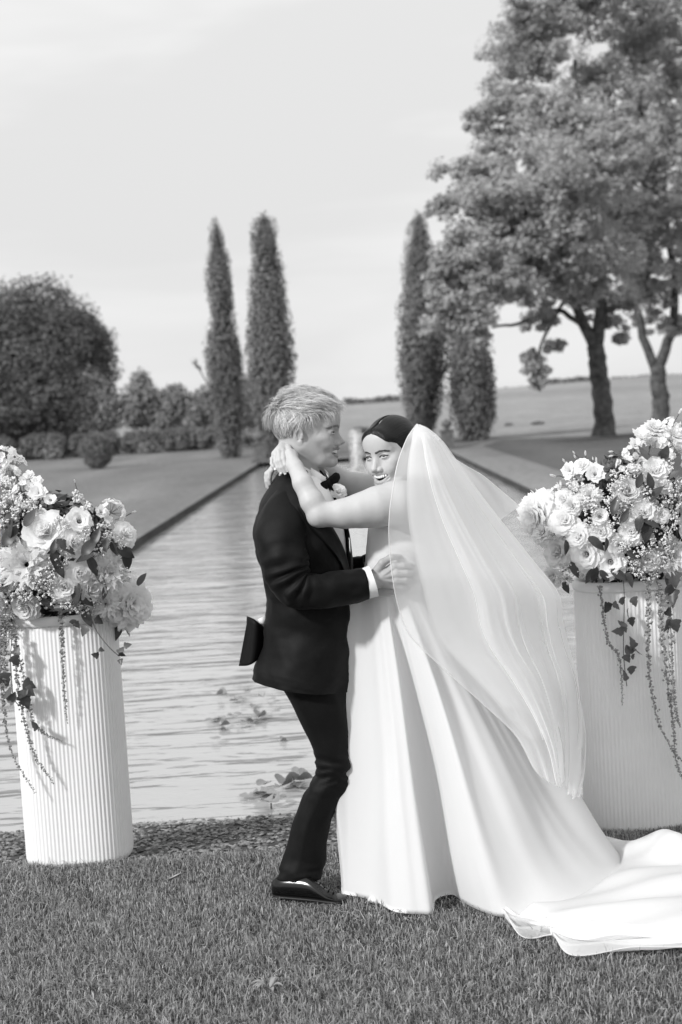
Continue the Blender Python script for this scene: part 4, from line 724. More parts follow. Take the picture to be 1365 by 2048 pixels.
# ================================================================== people: shared head builder
M['suit'] = mat('black_wool', .005, .62, var=.15, vscale=90, bump=.06, bscale=350, sheen=.015, spec=.16)
M['suit_satin'] = mat('black_satin', .008, .45, spec=.2); M['velvet'] = mat('black_velvet', .006, .9, spec=.1)
M['shirt'] = mat('white_shirt', .82, .6, bump=.05, bscale=300); M['patent'] = mat('patent_leather', .004, .16, spec=.5)
M['eye_white'] = mat('eye_white', .34, .15, spec=.6); M['iris'] = mat('iris', .05, .1, spec=.6); M['pupil'] = mat('pupil', .005, .05, spec=.8); M['teeth'] = mat('teeth', .92, .25, spec=.5)
M['nail'] = mat('pale_nail', .85, .2, spec=.5)
def skin_mat(name, col, lip, brow):
    m_ = bpy.data.materials.new(name); m_.use_nodes = True; t = m_.node_tree; b = t.nodes['Principled BSDF']; b.inputs['Roughness'].default_value = .5; b.inputs['Specular IOR Level'].default_value = .35
    b.inputs['Subsurface Weight'].default_value = .12; b.inputs['Subsurface Radius'].default_value = (1, 1, 1); b.inputs['Subsurface Scale'].default_value = .004
    co = N('ShaderNodeTexCoord', t); nb_ = N('ShaderNodeTexNoise', t); nb_.inputs['Scale'].default_value = 420; nb_.inputs['Detail'].default_value = 3; bp_ = N('ShaderNodeBump', t); bp_.inputs['Strength'].default_value = .08; bp_.inputs['Distance'].default_value = .002
    t.links.new(co.outputs['Object'], nb_.inputs[0]); t.links.new(nb_.outputs[0], bp_.inputs['Height']); t.links.new(bp_.outputs[0], b.inputs['Normal'])
    nn = N('ShaderNodeTexNoise', t); nn.inputs['Scale'].default_value = 45; nn.inputs['Detail'].default_value = 6; t.links.new(co.outputs['Object'], nn.inputs[0])
    mr = N('ShaderNodeMapRange', t); mr.inputs[1].default_value = .3; mr.inputs[2].default_value = .7; mr.inputs[3].default_value = col * .97; mr.inputs[4].default_value = col * 1.03; t.links.new(nn.outputs[0], mr.inputs[0]); src = mr.outputs[0]
    for at_, c in (('lip', lip), ('brow', brow), ('mouth', .02)):
        a = N('ShaderNodeAttribute', t); a.attribute_name = at_; mx_ = N('ShaderNodeMix', t); mx_.data_type = 'FLOAT'; t.links.new(a.outputs['Fac'], mx_.inputs[0]); t.links.new(src, mx_.inputs[2]); mx_.inputs[3].default_value = c; src = mx_.outputs[0]
    t.links.new(src, b.inputs['Base Color']); return m_
def seg_dist(V, pts):
    d = np.full(len(V), 9.0)
    for a, b in zip(pts[:-1], pts[1:]):
        a = np.array(a); b = np.array(b); ab = b - a; h = np.clip(((V - a) @ ab) / (ab @ ab), 0, 1); d = np.minimum(d, np.linalg.norm(V - a - h[:, None] * ab, axis=1))
    return d
def head(origin, Fm, sc, neck_w, male, mouth_h, mouth_w, res=.00125, mu=0.0):
    """Fm columns forward/left/up; returns world verts, faces, attributes, local helpers"""
    neck = Fm.T @ (np.array(neck_w) - origin) / sc; fb = .008 if male else .0; fl = .006 if male else .002; fe = .004 if male else .001; n1 = .116 if male else .112
    lf = .89 if male else 1.0
    if male: neck[2] /= lf
    lo = np.minimum([-.115, -.1, -.20], neck - .08); hi = np.maximum([.135, .1, .14], neck + .08); lo[2] = max(lo[2], neck[2] - .03)
    v = Vol(lo, hi, res); k = .02
    v.ell((-.014, 0, .034), (.098, .076, .084), k); v.ell((.022, 0, -.03), (.064 + fl, .060, .088), k); v.ell((-.005, 0, -.02), (.07, .066, .07), .02)
    jw = .047 if male else .042
    v.ell((.074 + fb, 0, .046), (.024, .05, .046), .03)                              # forehead
    for s in (1, -1):
        v.cap((-.004, s * (jw + .006), -.052), (.05, s * .028, -.096), .02, .018, .03); v.cap((.05, s * .028, -.096), (.078, s * .008, -.103), .018, .016, .02)
        v.ell((.055, s * .045, -.018), (.024, .02, .018), .024)                      # cheekbone
        v.cap((.082 + fb * .8, s * .010, .019), (.064 + fb * .6, s * .045, .021), .010 if male else .0075, .007, .012)   # brow ridge
    v.ell((.078 + fl * .5, 0, -.104), (.017, .019, .014), .016)
    v.ell((.072 + fl, 0, -.068), (.024, .033, .028), .014)                           # muzzle
    for s in (1, -1): v.ell((.099 + fe, s * .0315, .002), (.019, .0175, .0125), .010, 'sub')   # sockets
    for s in (1, -1): v.ell((.0745 + fe, s * .031, .003), (.0147, .0165, .0122), .005)       # lids
    for s in (1, -1): v.ell((.066 + fl, s * .035, -.040), (.017, .019, .017), .02)           # raised smiling cheek
    v.cap((.084 + fb * .5, 0, .012), (n1 - .008, 0, -.024), .0078, .0085, .010); v.cap((.080 + fb * .5, 0, -.002), (.088 + fl * .5, 0, -.036), .012, .0155, .010)
    v.ell((n1 - .0035, 0, -.032), (.0105, .0105, .009), .006)
    for s in (1, -1): v.ell((n1 - .017, s * .0135, -.0375), (.0115, .0080, .0080), .005)
    v.ell((n1 - .016, 0, -.037), (.013, .012, .008), .006)
    for s in (1, -1): v.ell((n1 - .012, s * .007, -.0465), (.006, .0035, .004), .002, 'sub')
    M0 = fl + .001
    up_ = [(.068 + M0, .030 * mouth_w, -.0560), (.084 + M0, .018, -.0585 + .2 * mouth_h), (.0935 + M0, .005, -.060 + .45 * mouth_h), (.0935 + M0, -.005, -.060 + .45 * mouth_h), (.084 + M0, -.018, -.0585 + .2 * mouth_h), (.068 + M0, -.030 * mouth_w, -.0560)]
    lw = [(.068 + M0, .030 * mouth_w, -.0580), (.082 + M0, .019, -.070 - .75 * mouth_h), (.0895 + M0, .006, -.0735 - mouth_h), (.0895 + M0, -.006, -.0735 - mouth_h), (.082 + M0, -.019, -.070 - .75 * mouth_h), (.068 + M0, -.030 * mouth_w, -.0580)]
    v.ell((.090 + M0, 0, mu - .067 - .35 * mouth_h), (.028, .0275 * mouth_w, .0055 + .72 * mouth_h), .004, 'sub')
    up_ = [(a_, b_, c_ + mu) for a_, b_, c_ in up_]; lw = [(a_, b_, c_ + mu) for a_, b_, c_ in lw]
    rl = [.0025, .0042, .0048, .0048, .0042, .0025]; v.chain(up_, rl, .004); v.chain(lw, [.0025, .0045, .0056, .0056, .0045, .0025], .004)
    for s in (1, -1) if male else (): v.chain([(n1 - .018, s * .021, -.034), (.086 + fl, s * .034, -.052), (.074 + fl, s * .041, -.070)], [.0012, .0018, .001], .006, 'sub')   # smile lines
    slit = .0040 if male else .0037; eye_c = []
    for s in (1, -1):
        v.chain([(.0850 + fe, s * .0180, .001), (.0905 + fe, s * .026, .0035), (.0895 + fe, s * .036, .0038), (.081 + fe, s * .0445, .002)], [.0014, slit, slit, .0014], .0015, 'sub'); eye_c.append(np.array([.0742 + fe, s * .031, .003]))
    for s in (1, -1):                                                                     # ears
        ec = np.array([-.016, s * .074, -.010]); er = frame((math.cos(.45), s * math.sin(.45), 0), (-.18, s * .1, 1)).T; E = lambda f, o, u: ec + er.T @ np.array([f, s * o, u])
        v.ell(ec, (.0185, .0070, .0305), .006, rot=er); v.ell(E(.004, .008, .001), (.0125, .0075, .0225), .003, 'sub', rot=er)
        v.chain([E(.002, .003, .020), E(-.006, .004, .012), E(-.008, .004, -.002), E(-.004, .004, -.012)], [.0028, .0034, .0034, .003], .003); v.cap(E(.013, .002, .002), E(.013, .004, -.008), .0035, .004, .004)
        v.ell(E(.004, -.001, -.026), (.009, .0055, .010), .006)
    nr = .056 if male else .047
    v.cap((-.030, 0, -.05), (-.032 + .3 * (neck[0] + .03), .3 * neck[1], -.10), nr, nr, .02); v.cap((-.032, 0, -.075), neck, nr, nr * 1.08, .022)
    if male: v.ell((.018, 0, -.135), (.012, .012, .012), .012)
    V, Fq = v.mesh(); V = relax(V, Fq, 1, .4)
    d2 = lambda pts: np.where(V[:, 0] > .045, seg_dist(V[:, 1:], [(q[1], q[2]) for q in pts]), 9.0)
    at_ = {'lip': np.clip(1.6 - np.minimum(d2(up_) - .0040, d2(lw) - .0048) / .0012, 0, 1) * (V[:, 0] > .068) * (1 - sstep(.028, .036, np.abs(V[:, 1]))),
           'mouth': ((((V - [.08 + M0, 0, mu - .067 - .35 * mouth_h]) / [.02, .0225 * mouth_w, .0048 + .7 * mouth_h]) ** 2).sum(1) < 1.0).astype(float) * (V[:, 0] < .0850 + M0 - 9 * V[:, 1] ** 2)}
    br = np.zeros(len(V))
    for s in (1, -1):
        d = d2([(0, s * .012, .0185), (0, s * .026, .0235), (0, s * .041, .0225), (0, s * .050, .017)]); th = .0028 if male else .0021
        nz_ = .0010 * fbm(V * 60, 3, 2); br = np.maximum(br, np.clip(1.2 - (d + nz_ - th) / .0016, 0, 1) * (.8 if male else 1))
        d = d2([(0, s * .0175, .003), (0, s * .026, .0084), (0, s * .036, .0086), (0, s * .0455, .0045)]); br = np.maximum(br, np.clip(1 - (d - (.0010 if male else .0016)) / .0014, 0, 1) * (.6 if male else 1))
        if not male: d = d2([(0, s * .026, -.0022), (0, s * .036, -.0018), (0, s * .0445, .001)]); br = np.maximum(br, .55 * np.clip(1 - (d - .0005) / .0014, 0, 1))
    at_['brow'] = br
    def wp(q):
        q = np.array(q, float); q[..., 2] = np.where(q[..., 2] < 0, q[..., 2] * lf, q[..., 2]); return q
    return dict(V=origin + (wp(V) * sc) @ Fm.T, F=Fq, at=at_, vol=v, loc=V, W=lambda q: origin + (wp(q) * sc) @ Fm.T, eyes=eye_c, sc=sc, Fm=Fm, o=origin, M0=M0)
def set_attrs(me, ats):
    for k, a in ats.items():
        x = me.attributes.new(k, 'FLOAT', 'POINT'); x.data.foreach_set('value', np.asarray(a, np.float32))
def eyeballs(h, root, gaze):
    for c in h['eyes']:
        g = np.array(gaze, float); g /= np.linalg.norm(g); Q = frame(g, (0, 0, 1)); th = np.concatenate([[.02, .27, .29, .48, .64, .68], np.linspace(.74, 3.0, 10)]); nu = 20; rings = []
        for t_ in th:
            ph = np.linspace(0, 6.283185, nu, endpoint=False); bulge = .0122 + .0006 * (t_ < .66); rings.append(c + (bulge * np.stack([np.full(nu, math.cos(t_)), math.sin(t_) * np.cos(ph), math.sin(t_) * np.sin(ph)], -1)) @ Q.T)
        V, Fc = loft(rings, True, True, True); n_ = len(th) - 1; mi = np.concatenate([np.repeat([2 if th[i + 1] < .28 else 1 if th[i + 1] < .67 else 0 for i in range(n_)], nu), [2, 0]])
        mobj('eye', h['W'](V), Fc, [M['eye_white'], M['iris'], M['pupil']], root, midx=mi)
def teeth_row(h, root, u0, hgt, n_, up, df=0.0):
    parts = []
    for k in range(n_):
        a = (k - (n_ - 1) / 2); w_ = .0040 if abs(a) < 1.6 else .0034; s = a * .0068; f = .0885 + df + h['M0'] - 15.5 * s * s; hh = hgt * (1 - .05 * abs(a)); c = np.array([f, s, u0 + (-hh / 2 if up else hh / 2)]); yaw = math.atan(2 * 15 * s)
        th = np.linspace(0, 6.283, 10, endpoint=False); rings = []
        for q, sc_ in ((-.003, .6), (-.001, 1), (.0012, .95), (.0022, .6)):
            x = np.sign(np.cos(th)) * np.abs(np.cos(th)) ** .6 * w_ * sc_; z = np.sign(np.sin(th)) * np.abs(np.sin(th)) ** .6 * hh * .5 * (sc_ * .3 + .7); rings.append(c + np.stack([q * math.cos(yaw) - x * math.sin(yaw) * .9, x * math.cos(yaw) + q * math.sin(yaw), z], -1))
        parts.append(loft(rings, True, True, True))
    V, Fc = join(parts); mobj('teeth', h['W'](V), Fc, M['teeth'], root)
def comb_hair(roots, flow, lens, height, r, wd, c0, rad, nseg=8, lock=.5, fall=0.0, curl=0.0, lscale=55):
    """hair ribbons marched over the skull ellipsoid (local space): flow(p) gives the combing direction, height the lift along the strand"""
    n = len(roots); p = roots.copy(); path = [p.copy()]; lk = np.stack([fbm(roots * lscale / 6.28, s_, 2) for s_ in (11, 12, 13)], -1) * lock + r.normal(0, .10, (n, 3)); ph = r.uniform(0, 6.28, n) * .3 + fbm(roots * 12, 14, 2) * 3; prev = None; hv_ = fbm(roots * 16, 21, 2)
    for k in range(1, nseg):
        q = (p - c0) / rad; nn = q / rad; nn /= np.linalg.norm(nn, axis=1)[:, None]; t_ = flow(p) + lk; t_ -= nn * (t_ * nn).sum(1)[:, None] * .85; t_ /= np.linalg.norm(t_, axis=1)[:, None] + 1e-9
        side = np.cross(nn, t_); t_ = t_ + side * (curl * np.sin(k * 1.3 + ph))[:, None] + np.array([0, 0, -fall]) * (k / nseg) ** 2; t_ /= np.linalg.norm(t_, axis=1)[:, None]
        if prev is not None: t_ = .5 * t_ + .5 * prev
        prev = t_; p = p + t_ * (lens / (nseg - 1))[:, None]
        q = (p - c0) / rad; l_ = np.linalg.norm(q, axis=1); want = 1 + height * (1 + .45 * hv_) * math.sin(min(1, k / (nseg - 1) * 1.15) * 1.9) / rad.mean(); free = l_ > want * 1.02
        p = np.where(free[:, None], p, c0 + q / l_[:, None] * np.maximum(want, .6 * want + .4 * l_)[:, None] * rad); path.append(p.copy())
    path = np.stack(path, 1); tg = np.gradient(path, axis=1); wv = np.cross(tg, path - c0 + r.normal(0, .03, (n, 1, 3))); wv /= np.linalg.norm(wv, axis=2)[..., None] + 1e-9
    ww = wd * (1 - .85 * np.linspace(0, 1, nseg)[None, :, None] ** 2); V = np.stack([path - wv * ww, path + wv * ww], 2).reshape(-1, 3)
    base = (2 * nseg * np.arange(n))[:, None, None] + (2 * np.arange(nseg - 1))[None, :, None] + np.array([[[0, 1, 3, 2]]]); return V, base.reshape(-1, 4)
def hand(v, wrist, knuck, tips, bends, rad, thumb, trad, palm_r):
    """fingers as bent chains rooted in the palm"""
    for kp, tp, bd, rd in zip(knuck, tips, bends, rad):
        kp, tp, bd = map(np.array, (kp, tp, bd)); root_ = kp * .55 + np.array(wrist) * .45
        v.cap(root_, kp, palm_r, rd * 1.12, .006); m1 = kp + (tp - kp) * .45 + bd; m2 = kp + (tp - kp) * .76 + bd * .75
        v.chain([kp, m1, m2, tp], [rd * 1.06, rd * 1.0, rd * .92, rd * .78], .003); v.ell(kp, rd * 1.18, .004)
    v.chain(thumb, trad, .005)
# ================================================================== the man
YG = 5.0
man = empty('person', P(640, 1805, YG) * [1, 1, 0], 'blond man in a black suit and bow tie holding the woman by the waist', 'person')
M['skin_m'] = skin_mat('skin', .40, .22, .12)
Fm_ = frame((math.cos(math.radians(5)), -math.sin(math.radians(6)), -math.sin(math.radians(5))), (.05, -.02, 1))
neck_m = P(612, 985, YG)
hm = head(P(614, 864, YG), Fm_, 1.1, neck_m, True, .010, 1.2)
# hand on the waist, back of the hand to the camera
vh = Vol(np.array([.05, 4.72, 1.02]), np.array([.30, 4.95, 1.25]), .0016)
wr = P(746, 1163, 4.805)
vh.cap(P(725, 1167, 4.80), wr, .030, .027, .01); vh.cap(wr, P(772, 1156, 4.815), .026, .024, .012)
for q in (1138, 1152, 1166): vh.cap(P(748, 1161, 4.81), P(786, q, 4.812), .020, .014, .012)
kn = [P(787, 1132, 4.808), P(792, 1146, 4.802), P(791, 1160, 4.806), P(786, 1173, 4.815)]; tp = [P(825, 1133, 4.848), P(831, 1148, 4.848), P(828, 1162, 4.850), P(816, 1177, 4.852)]
hand(vh, wr, kn, tp, [np.array([.004, -.010, .003])] * 4, [.0108, .0110, .0106, .0095], [P(752, 1146, 4.812), P(765, 1126, 4.80), P(782, 1115, 4.805), P(799, 1113, 4.83)], [.018, .0135, .0115, .0090], .015)
for ty, kx in ((1137, 786), (1150, 790), (1164, 788)): vh.cap(P(757, 1158, 4.787), P(kx, ty, 4.795), .0045, .0030, .006)      # tendons of the back of the hand
Vh, Fh = vh.mesh(); Vh = relax(Vh, Fh, 1)
# trunk and limbs under the clothes, one surface with the neck
vb = Vol(P(520, 1000, YG) * [1, 0, 0] + [-.05, 4.66, .0], np.array([.30, 5.34, P(612, 960, YG)[2]]), .012)
pel = P(625, 1335, YG); ch = P(605, 1090, YG)
vb.cap(neck_m + [0, 0, .02], ch, .05, .08, .03); vb.ell(ch, (.10, .13, .15), .03); vb.cap(ch, pel, .08, .08, .03); vb.ell(pel, (.08, .11, .09), .03)
for pts, rr in (([P(577, 1035, 4.86), P(572, 1100, 4.80), P(600, 1180, 4.77), P(690, 1175, 4.785), P(735, 1167, 4.80)], [.03, .03, .026, .026, .026]), ([P(630, 1035, 5.16), P(650, 1100, 5.22), P(670, 1165, 5.22), P(735, 1130, 5.14)], [.03, .03, .024, .015]),
                ([P(628, 1340, 4.93), P(655, 1480, 4.91), P(664, 1545, 4.9), P(620, 1680, 4.92), P(600, 1735, 4.93)], [.05, .04, .03, .028, .025]), ([P(650, 1340, 5.08), P(735, 1560, 5.12), P(745, 1720, 5.14)], [.05, .03, .025])):
    vb.chain(pts, rr, .015)
Vb, Fb = vb.mesh()
n1, n2 = len(hm['V']), len(Vh)
body = mobj('body', np.vstack([hm['V'], Vh, Vb]), np.vstack([hm['F'], Fh + n1, Fb + n1 + n2]), M['skin_m'], man)
set_attrs(body.data, {k: np.concatenate([a, np.zeros(n2 + len(Vb))]) for k, a in hm['at'].items()})
eyeballs(hm, man, (1, -.12, -.08)); teeth_row(hm, man, -.0575, .0145, 8, True, .001)
# hair: a close cap plus strands
M['blond'] = mat('blond_hair', .64, .45, island=.4, spec=.5, trans=.15); M['blond_dark'] = mat('blond_hair_roots', .22, .6, var=.3, vscale=150)
r = np.random.default_rng(77); HC, HR = np.array([-.010, 0, .037]), np.array([.104, .080, .089])
def hairline(q): return (q[:, 0] < .066 + .22 * (q[:, 2] - .10) - 1.0 * np.maximum(np.abs(q[:, 1]) - .03, 0) * (q[:, 2] < .07)) & (q[:, 2] > -.016 + np.clip((q[:, 0] + .03) * 1.15, -.062, .085)) & (((q[:, 0] + .010) / .030) ** 2 + ((q[:, 2] + .002) / .044) ** 2 > 1)
def hflow(p):
    top = sstep(.05, .085, p[:, 2])[:, None]; bk = sstep(-.02, -.07, p[:, 0])[:, None]; sgn = np.sign(p[:, 1])[:, None]
    return top * np.array([1.0, -.35, .1]) * (1 - .3 * bk) + (1 - top) * (np.array([.12, 0, -1.0]) * (1 - .0 * bk) + np.array([-.35, 0, 0]) * (1 - bk))
def grow(n, cond, ln, hgt, lock, fall, curl, wd, ls=55):
    d = r.normal(size=(n * 6, 3)); d /= np.linalg.norm(d, axis=1)[:, None]; sk = HC + d * HR; sk = sk[hairline(sk) & cond(sk)][:n]; m_ = len(sk)
    V, Fq = comb_hair(sk, hflow, ln * r.uniform(.7, 1.15, m_), hgt * r.uniform(.35, 1.1, m_), r, wd, HC, HR, 9, lock, fall, curl, ls); return V, Fq
hp = [grow(7000, lambda q: q[:, 2] < .075, .026, .006, .35, .0, .10, .00055), grow(8500, lambda q: q[:, 2] > .055, .060, .026, .85, .2, .25, .0006, 80), grow(3000, lambda q: (q[:, 0] > .015) & (q[:, 2] > .055), .062, .024, 1.0, .9, .7, .0006, 85)]
V = np.vstack([q[0] for q in hp]); off = np.cumsum([0] + [len(q[0]) for q in hp]); Fq = np.vstack([q[1] + o for q, o in zip(hp, off)]); mobj('hair', hm['W'](V), Fq, M['blond'], man)
vc_ = Vol((-.13, -.1, -.08), (.1, .1, .14), .0022); vc_.ell((-.014, 0, .034), (.1035, .0815, .0895), .01)
for q in r.normal(0, 1, (60, 3)):
    q /= np.linalg.norm(q); p_ = np.array([-.014, 0, .034]) + q * np.array([.102, .08, .088])
    if p_[2] > .07 and p_[0] < .07: vc_.ell(p_ + [0, 0, .004], r.uniform(.012, .02), .008)
Vc, Fc = vc_.mesh(); kp = hairline(Vc); keep = kp[Fc].all(1); mobj('hair_cap', hm['W'](Vc), Fc[keep], M['blond_dark'], man)
# ---------------- clothes: rings laid row by row
def ring_px(xl_, xr_, py, Yc, hd, n_=72, ph0=0.0, ph1=2 * math.pi, e=2.25, grow=0.0, closed=True):
    c = P((xl_ + xr_) / 2, py, Yc); hw = (P(xr_, py, Yc) - P(xl_, py, Yc)); hwl = np.linalg.norm(hw) / 2 + grow; ax = hw / np.linalg.norm(hw); th = np.linspace(ph0, ph1, n_, endpoint=not closed)
    a = np.sign(np.cos(th)) * np.abs(np.cos(th)) ** (2 / e) * hwl; b_ = np.sign(np.sin(th)) * np.abs(np.sin(th)) ** (2 / e) * (hd + grow); return c + a[:, None] * ax + b_[:, None] * np.array([0, 1, 0])
def resample(rows, n_): return crom(np.array(rows, float), n_)
def creases(V, amp, seed, fr, dirv): return amp * fbm(V * np.array(dirv) * fr, seed, 3)[:, None]
JR = [(938, 566, 640, .085), (950, 556, 652, .12), (962, 547, 662, .155), (985, 533, 674, .195), (1010, 521, 682, .215), (1040, 510, 690, .222), (1070, 506, 697, .222), (1100, 512, 701, .215), (1130, 520, 704, .205), (1165, 528, 705, .195), (1200, 532, 705, .187), (1240, 531, 705, .187), (1280, 527, 706, .195), (1320, 519, 706, .205), (1345, 511, 705, .21), (1362, 507, 704, .21)]
rows = resample(JR, 90)
phc = math.radians(-24)                                   # the jacket opens at the front, turned a little to the camera
rings, shirt, lap_n, lap_f = [], [], [], []
for y, xl_, xr_, hd in rows:
    ho = math.radians(46) * (1 - sstep(945, 1150, y)) + math.radians(1.5); e_ = 2.25
    sl = (y - 1362) * .0
    q = ring_px(xl_, xr_, y, YG, hd, 90, phc + ho, phc + 2 * math.pi - ho, e_, 0, False); rings.append(q)
    if y < 1215: shirt.append(ring_px(xl_, xr_, y, YG, hd, 60, 0, 2 * math.pi, e_, -.012))
    if 948 < y < 1165:
        wl = math.radians(6 + 24 * sstep(948, 1010, y) * (1 - sstep(1020, 1165, y) * .8))
        lap_n.append(ring_px(xl_, xr_, y, YG, hd, 8, phc - ho + .02, phc - ho - wl, e_, .006, False)); lap_f.append(ring_px(xl_, xr_, y, YG, hd, 8, phc + ho - .02, phc + ho + wl, e_, .006, False))
R_ = np.array(rings); nn_, mm_, _ = R_.shape; flat = R_.reshape(-1, 3)
cen = R_.mean(1, keepdims=True); out_ = R_ - cen; out_[..., 2] = 0; out_ /= np.linalg.norm(out_, axis=2)[..., None] + 1e-9
wv = fbm(flat * [5, 5, 9], 4, 3).reshape(nn_, mm_); lowr = sstep(1250, 1360, rows[:, 0])[:, None]; R_ = R_ + out_ * (.0060 * wv + lowr * .006 * np.sin(np.linspace(0, 6.28, mm_) * 5 + 1)[None])[..., None]
R_[..., 2] -= (lowr ** 2) * .016 * ((R_[..., 0] - P(600, 1360, YG)[0]) / .15)
def thick(rg, t_):
    """give an open cloth sheet a turned inner face"""
    rg = np.asarray(rg); c = rg.mean(1, keepdims=True); o = rg - c; o[..., 2] = 0; o /= np.linalg.norm(o, axis=2)[..., None] + 1e-9
    two = np.concatenate([rg, (rg - o * t_)[:, ::-1]], 1); return loft(two, True)
jk = mobj('jacket', *thick(R_, .006), M['suit'], man)
mobj('lapel', *thick(np.array(lap_n), .004), M['suit_satin'], man); mobj('lapel', *thick(np.array(lap_f), .004), M['suit_satin'], man)
mobj('shirt', *loft(shirt, True), M['shirt'], man)
# sleeves, with creases gathering at the elbow
def sleeve(pts, rads, seed, n_=70, m_=40, cr=.010, el=.55):
    pts = np.array(pts); path = crom(pts, n_); rad = crom(np.array(rads)[:, None], n_)[:, 0]; V, Fc = tube(path, rad, m_, False); V = V.reshape(n_, m_, 3); c = path[:, None]; o = (V - c) / (np.linalg.norm(V - c, axis=2)[..., None] + 1e-9)
    t_ = np.linspace(0, 1, n_)[:, None]; th = np.linspace(0, 6.283, m_)[None]; w_ = np.exp(-((t_ - el) / .16) ** 2)
    fold = np.sin(t_ * 95 + 1.6 * np.sin(th + seed) + 2 * fbm(V.reshape(-1, 3) * 6, seed, 2).reshape(n_, m_)); dsp = cr * w_ * fold * (.6 + .4 * np.sin(th * 2 + seed)) + .006 * fbm(V.reshape(-1, 3) * np.array([7, 7, 11]), seed + 1, 3).reshape(n_, m_)
    V = V + o * dsp[..., None]; rim = [V[-1] - (V[-1] - path[-1]) * .12, V[-1] - (V[-1] - path[-1]) * .14 + (path[-3] - path[-1]) * .8]; V = np.concatenate([V, np.array(rim)]); return loft(V, True, True, False)
sl = mobj('sleeve', *sleeve([P(596, 990, 4.93), P(580, 1015, 4.875), P(566, 1060, 4.82), P(567, 1110, 4.775), P(578, 1150, 4.765), P(600, 1178, 4.755), P(640, 1181, 4.76), P(690, 1175, 4.785), P(731, 1167, 4.80)], np.array([22, 44, 52, 48, 46, 41, 36, 34.5, 33.5]) / 597, 2), M['suit'], man)
mobj('sleeve', *sleeve([P(625, 990, 5.12), P(640, 1040, 5.18), P(655, 1100, 5.22), P(672, 1155, 5.22), P(705, 1142, 5.18), P(740, 1128, 5.13)], np.array([45, 48, 44, 38, 26, 22]) / 545, 3), M['suit'], man)
cf = [P(728, 1168, 4.80), P(738, 1165, 4.802), P(747, 1162, 4.804)]; mobj('shirt_cuff', *tube(cf, np.array([31.5, 32, 32.5]) / 592, 32, False), M['shirt'], man); mobj('shirt_cuff', *tube(cf[::-1], np.array([30, 30, 30]) / 592, 32, False), M['shirt'], man)
for k in range(3):
    c = P(693 + 12 * k, 1193 - 1.5 * k, 4.762); mobj('sleeve_button', *tube([c + [0, .006, 0], c + [0, -.002, 0], c + [0, -.004, 0]], [.0065, .0065, .004], 12), M['suit_satin'], sl)
# wind-blown vent flap behind
fl = np.array([[(531, 1257), (530, 1278), (527, 1296), (524, 1311)], [(520, 1248), (519, 1276), (516, 1302), (512, 1323)], [(508, 1239), (504, 1276), (501, 1307), (497, 1331)], [(494, 1233), (492, 1268), (485, 1304), (478, 1332)]], float)
fy = [5.0, 4.95, 4.945, 4.985]; fr_ = crom(np.array([[P(x, y, Y) for x, y in row] for row, Y in zip(fl, fy)]).reshape(4, -1), 14).reshape(14, 4, 3); fr_ = np.array([crom(q, 14) for q in fr_])
fr2 = fr_ + [0, .014, 0]; mobj('jacket_tail', *loft(np.concatenate([fr_, fr2[:, ::-1]], 1), True, True, True), M['suit'], man)
li = np.array([[P(516, 1239, 4.99), P(531, 1231, 5.0)], [P(523, 1250, 4.99), P(532, 1254, 5.0)]]); mobj('tail_lining', *loft(np.concatenate([li, (li + [0, .006, 0])[:, ::-1]], 1), True, True, True), M['shirt'], man)
# trousers
def leg(rows_, Yf, hdf, seed, crz):
    rw = resample(rows_, 80); rings = []
    for i, (y, a, b_) in enumerate(rw): rings.append(ring_px(a, b_, y, Yf(y), hdf(y), 44, e=2.1))
    V = np.array(rings); c = V.mean(1, keepdims=True); o = V - c; o /= np.linalg.norm(o, axis=2)[..., None]; y = rw[:, 0][:, None]; th = np.linspace(0, 6.283, 44)[None]
    w_ = np.exp(-((y - crz) / 38) ** 2); w2 = np.exp(-((y - 1745) / 22) ** 2) * .7; fold = 1 - 2 * np.abs(fbm(np.stack([np.cos(th) * .35 + 0 * y, np.sin(th) * .35 + 0 * y, y * .020 + .12 * np.cos(th + .8)], -1).reshape(-1, 3), seed, 3).reshape(80, 44)); V = V + o * (.0075 * (w_ + w2) * fold + .005 * fbm(V.reshape(-1, 3) * [6, 6, 5], seed + 3, 3).reshape(80, 44) + .003 * np.exp(-((th - 4.6) / .12) ** 2))[..., None]; return V
L1 = leg([(1335, 548, 700), (1370, 563, 698), (1400, 580, 698), (1440, 600, 700), (1490, 624, 704), (1520, 634, 706), (1545, 633, 706), (1570, 618, 702), (1600, 601, 688), (1640, 587, 665), (1680, 577, 656), (1715, 567, 653), (1742, 558, 645), (1755, 554, 641)], lambda y: 4.93, lambda y: .10 - .052 * sstep(1360, 1720, y), 5, 1540)
L2 = leg([(1335, 560, 705), (1400, 600, 720), (1490, 660, 762), (1560, 695, 785), (1640, 706, 784), (1720, 712, 782), (1775, 714, 786)], lambda y: 5.09 + .05 * sstep(1360, 1760, y), lambda y: .095 - .03 * sstep(1360, 1700, y), 6, 1560)
mobj('trousers', *join([loft(L1, True, True, True), loft(L2, True, True, True)]), M['suit'], man)
